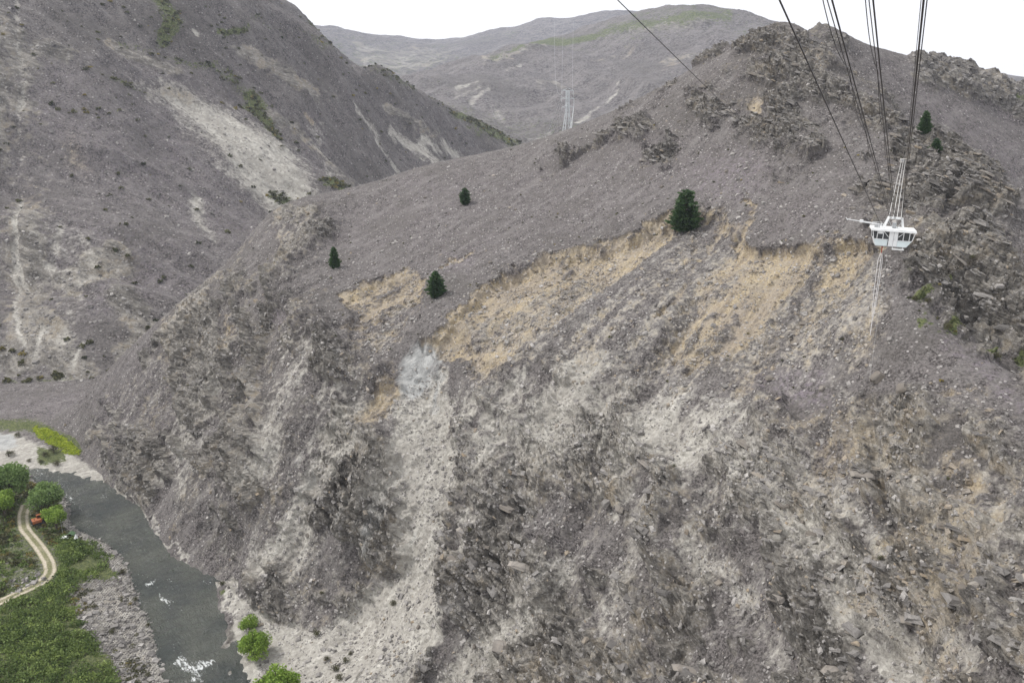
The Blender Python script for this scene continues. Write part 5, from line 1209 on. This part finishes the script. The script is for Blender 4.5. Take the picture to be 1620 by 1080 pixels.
# anchor block on the saddle and the pale cables down to the pod
ap = spur_hit(1429, 248)
anc = add_obj("cable_anchor", None, label="pale concrete cable anchor block on the saddle of the spur", cat="anchor block", loc=ap); anc.rotation_euler = (0, 0, math.radians(-24)); anc.scale = (0.75, 0.75, 0.75)
blk_ = part("block", box_vq(-1.7, 1.7, -0.8, 0.9, -0.9, 1.1, -0.15, -0.15, -0.15, -0.15), M_CONCRETE, anc, 0.06)
part("plate", box_vq(-1.5, 1.5, -0.88, -0.80, 0.2, 1.0), M_STEEL, anc)
bpy.context.view_layer.update(); AM = np.array(anc.matrix_world)
for k in range(4):
    x = -1.2 + 0.8 * k
    part("eye_bolt", [bar_vq((x, -1.2, 0.62), (x, -0.8, 0.6), 0.12)], M_STEEL, anc)
    cable("anchor_cable", (AM @ np.array([x, -1.2, 0.62, 1]))[:3], podp([-0.85, -0.1, 0.55, 1.25][k], 0.7, 5.08), 0.055, M_PALECABLE, ["first", "second", "third", "fourth"][k] + " pale anchor cable behind the pod, counted from the boom side", group="pale anchor cables")

# ---- bungee cords below the pod
cp_ = podp(-1.35, -0.9, -0.05)
cord = add_obj("bungee_cord", None, label="pale looped bungee cord hanging straight down under the pod", cat="bungee cord", loc=cp_)
part("swivel", [tube([(0, 0, 0.0), (0, 0, -1.3)], [0.10, 0.07], 8)], M_RED, cord)
for k, (dx, dy) in enumerate([(-0.42, 0), (0.10, 0.05), (0.34, -0.05)]):
    part("cord_strand", tube([(dx * 0.25, dy, -1.2), (dx, dy, -2.6), (dx * 0.9, dy, -8), (dx * 0.35, dy, -12.6), (0, 0, -13.2)], [0.045] * 5, 6), M_CORD, cord, smooth=True)
part("tail", tube([(0, 0, -13.1), (0, 0, -16.2)], [0.055, 0.05], 6), M_CORD, cord)
a_ = podp(-0.35, -0.6, -0.05)
cable("retrieval_rope", a_, a_ - np.array([0, 0, 25.0]), 0.016, M_PALECABLE, "very thin rope hanging beside the bungee cord", cat="rope")

# ---- lattice pylon behind the crest
TB = at(897, 214, 480.0); gz = float(spur_land.z(np.array([TB[0]]), np.array([TB[1]]))[0])
TB[2] = min(TB[2], gz)
th = (at(897, 141, 480.0)[2] - TB[2])
py = add_obj("electricity_pylon", None, label="tall pale lattice electricity pylon behind the crest of the spur", cat="pylon", loc=TB); py.rotation_euler = (0, 0, math.radians(18))
def hw(z): return 2.6 + (0.75 - 2.6) * min(1, z / (0.62 * th))
lv = [0, 0.16 * th, 0.31 * th, 0.45 * th, 0.56 * th, 0.66 * th, 0.76 * th, 0.86 * th, 0.97 * th]
for sx in (-1, 1):
    for sy in (-1, 1): part("leg", [bar_vq((sx * hw(a), sy * hw(a), a - (1.0 if a == 0 else 0)), (sx * hw(b), sy * hw(b), b), 0.34) for a, b in zip(lv[:-1], lv[1:])], M_LATTICE, py)
for a, b in zip(lv[:-1], lv[1:]):
    for s1_, ax in ((-1, 0), (1, 0), (-1, 1), (1, 1)):
        def c_(z, q): return (q * hw(z), s1_ * hw(z), z) if ax == 0 else (s1_ * hw(z), q * hw(z), z)
        part("lattice_brace", [bar_vq(c_(a, -1), c_(b, 1), 0.10), bar_vq(c_(a, 1), c_(b, -1), 0.10)], M_LATTICE, py)
tips = []
for z, w_ in ((0.97 * th, 3.6), (0.82 * th, 4.0), (0.66 * th, 3.5)):
    arm = part("cross_arm", [bar_vq((-w_, 0, z), (w_, 0, z), 0.36), bar_vq((-w_, 0, z), (-0.6, 0, z + 1.1), 0.2), bar_vq((w_, 0, z), (0.6, 0, z + 1.1), 0.2)], M_LATTICE, py)
    for s_ in (-1, 1):
        part("insulator", tube([(s_ * w_, 0, z), (s_ * w_, 0, z - 1.8)], [0.11, 0.11], 7), M_LATTICE, arm); tips.append((s_ * w_, 0, z - 1.8))
bpy.context.view_layer.update(); TM = np.array(py.matrix_world); tipw = [(TM @ np.array([*q, 1.0]))[:3] for q in tips]
GW_ = "conductors on the pylon"; LW = "thin conductor running from the pylon across the valley"
for k, (u1, v1, Y1) in enumerate([(877, 33, 2690), (907, 34, 2690), (891, 33, 2690)]):
    cable("power_line", tipw[k], at(u1, v1, Y1), 0.09, M_WIRE, "thin power line rising from the pylon to the far hill", sag=60, n=60, cat="power line", group="power lines to the far hill", sides=4, r2=0.25)
for k, (u1, v1, Y1, sg) in enumerate([(836, 226, 900, 16), (905, 215, 520, 1.5), (846, 226, 900, 16), (902, 222, 450, 1), (858, 222, 700, 6), (897, 232, 420, 1)]):
    cable("power_line", tipw[k], at(u1, v1, Y1), 0.10, M_LATTICE, "pale power line " + ["sagging into the valley", "dropping to the crest"][k % 2] + " from the " + ["top", "middle", "lowest"][k // 2] + " pylon arm", sag=sg, n=30, cat="power line", group="power lines sagging into the valley", sides=4)
for u0, v0, u1, v1 in [(784, 187, 738, 63), (793, 190, 751, 62)]:
    cable("power_line", at(u0, v0, 1650), at(u1, v1, 4650), 0.20, M_WIRE, "faint power line crossing the head of the valley", sag=30, n=40, cat="power line", group="faint power lines at the valley head", sides=4)

# ---- orange excavator by the willows
EP = hit(63, 828, bank_h)
ex = add_obj("excavator", None, label="orange tracked excavator parked on the river bank by the willows", cat="excavator", loc=EP + np.array([0, 0, 0.05])); ex.rotation_euler = (0, 0, math.radians(40)); ex.scale = (1.1, 1.1, 1.1)
for s_ in (-1, 1):
    prof = [(-1.6, 0.15), (-1.3, 0.0), (1.3, 0.0), (1.6, 0.15), (1.7, 0.42), (1.45, 0.72), (-1.45, 0.72), (-1.7, 0.42)]
    V = np.array([(x, s_ * 1.15 + o, z) for o in (-0.28, 0.28) for x, z in prof]); Q = [(i, (i + 1) % 8, 8 + (i + 1) % 8, 8 + i) for i in range(8)] + [(0, 1, 2, 3), (0, 3, 4, 7), (4, 5, 6, 7), (8, 11, 10, 9), (8, 15, 12, 11), (12, 15, 14, 13)]
    tr = part("track", (V, np.array(Q)), M_BLACK, ex)
    for k in range(4): part("roller", tube([(-1.05 + 0.7 * k, s_ * 1.15 - 0.31, 0.38), (-1.05 + 0.7 * k, s_ * 1.15 + 0.31, 0.38)], [0.2, 0.2], 9), M_STEEL, tr)
part("undercarriage", box_vq(-0.9, 0.9, -0.9, 0.9, 0.35, 0.85), M_BLACK, ex)
house = part("engine_house", box_vq(-2.1, 0.6, -1.25, 1.25, 0.9, 1.95), M_ORANGE, ex, 0.08)
part("counterweight", box_vq(-2.45, -2.05, -1.2, 1.2, 0.95, 1.75), M_BLACK, house, 0.06); part("exhaust", tube([(-1.4, -0.6, 1.9), (-1.4, -0.6, 2.6)], [0.07, 0.07], 7), M_BLACK, house)
cab = part("cab", [box_vq(-0.5, 1.15, 0.25, 1.25, 0.95, 1.75), bar_vq((-0.45, 0.3, 1.7), (-0.45, 0.3, 2.9), 0.12), bar_vq((-0.45, 1.2, 1.7), (-0.45, 1.2, 2.9), 0.12), bar_vq((1.05, 0.3, 1.7), (0.95, 0.3, 2.9), 0.12), bar_vq((1.05, 1.2, 1.7), (0.95, 1.2, 2.9), 0.12), box_vq(-0.55, 1.1, 0.22, 1.28, 2.86, 3.02)], M_ORANGE, ex)
for q in [box_vq(-0.4, 1.0, 0.27, 0.29, 1.75, 2.86), box_vq(-0.4, 1.0, 1.21, 1.23, 1.75, 2.86), box_vq(1.02, 1.04, 0.35, 1.15, 1.75, 2.86), box_vq(-0.47, -0.45, 0.35, 1.15, 1.75, 2.86)]: part("window", q, M_GLASS, cab)
part("boom", [bar_vq((0.5, -0.15, 1.3), (2.0, -0.15, 3.2), 0.36, 0.5), bar_vq((1.95, -0.15, 3.15), (3.7, -0.15, 3.3), 0.34, 0.42)], M_ORANGE, ex)
part("dipper_arm", bar_vq((3.6, -0.15, 3.4), (4.3, -0.15, 1.3), 0.28, 0.34), M_ORANGE, ex)
part("bucket", [box_vq(3.75, 4.45, -0.6, 0.3, 0.35, 1.2, 0.25, 0.0)], M_BLACK, ex, 0.05); part("hydraulic_ram", bar_vq((0.8, -0.15, 1.7), (1.9, -0.15, 2.7), 0.12), M_STEEL, ex)
# ---- small camp by the water
tp = hit(103, 850, bank_h)
xx, yy = np.meshgrid(np.linspace(-1, 1, 13), np.linspace(-1, 1, 13), indexing='ij')
zz = 0.55 * np.exp(-1.6 * (xx ** 2 + yy ** 2)) + 0.16 * fbm(np.stack([xx * 2.2, yy * 2.2, xx * 0], -1).reshape(-1, 3), 3, 140).reshape(xx.shape) + 0.12
tarp = add_obj("tarpaulin", grid_mesh("tarpaulin", xx * 1.7 * (1 + 0.1 * yy), yy * 1.1, zz, {}), M_CANVAS, label="crumpled white tarpaulin on the bank beside a thin pole", cat="tarpaulin", loc=tp)
md = tarp.modifiers.new("thickness", 'SOLIDIFY'); md.thickness = 0.03
sp_ = hit(121, 853, bank_h)
tent = add_obj("tent", None, label="small pointed white tent at the edge of the beach", cat="tent", loc=sp_); tent.rotation_euler = (0, 0, 0.5)
Vt = np.array([(0, 0, 2.2)] + [(1.1 * math.cos(a), 1.1 * math.sin(a), -0.1) for a in np.linspace(0, 2 * math.pi, 7)[:-1]]); Qt = np.array([(0, 1 + k, 1 + (k + 1) % 6) for k in range(6)])
part("canvas", (Vt, Qt), M_CANVAS, tent); part("pole", tube([(0, 0, 2.1), (0, 0, 2.5)], [0.04, 0.03], 6), M_STEEL, tent)
fly = add_obj("canopy", None, label="low green canvas fly beside the white tent", cat="canopy", loc=hit(113, 848, bank_h))
part("canvas", (np.array([(-1.3, -1, 0.9), (0, -1, 1.7), (1.3, -1, 0.9), (-1.3, 1, 0.9), (0, 1, 1.7), (1.3, 1, 0.9)]), np.array([(0, 1, 4, 3), (1, 2, 5, 4)])), M_GREENC, fly)
for x, y in ((-1.3, -1), (1.3, -1), (-1.3, 1), (1.3, 1)): part("pole", tube([(x, y, -0.2), (x, y, 0.92)], [0.04, 0.04], 5), M_STEEL, fly)
pp = hit(100, 846, bank_h)
pole = add_obj("mast", None, label="thin grey mast standing by the white tarpaulin", cat="pole", loc=pp)
part("shaft", tube([(0, 0, -0.3), (0, 0, 6.0)], [0.07, 0.04], 7), M_STEEL, pole); part("finial", tube([(0, 0, 5.9), (0, 0, 6.3)], [0.10, 0.02], 7), M_STEEL, pole)

# ================================================================== valley haze
hz = bpy.data.materials.new("valley_haze"); hz.use_nodes = True
hn = hz.node_tree.nodes; hn.clear()
ho = hn.new("ShaderNodeOutputMaterial"); hv = hn.new("ShaderNodeVolumePrincipled")
hv.inputs["Color"].default_value = (0.78, 0.84, 1.0, 1); hv.inputs["Density"].default_value = 0.00007; hv.inputs["Anisotropy"].default_value = 0.2
hz.node_tree.links.new(hv.outputs[0], ho.inputs["Volume"])
HV, HQ = box_vq(-6500, 6500, -300, 6600, -9, 900)
hme = mesh_from("haze", HV, HQ, smooth=False); bmh = bmesh.new(); bmh.from_mesh(hme); bmesh.ops.recalc_face_normals(bmh, faces=bmh.faces[:]); bmh.to_mesh(hme); bmh.free()
add_obj("haze", hme, hz, kind="stuff", label="thin pale haze filling the valley air")
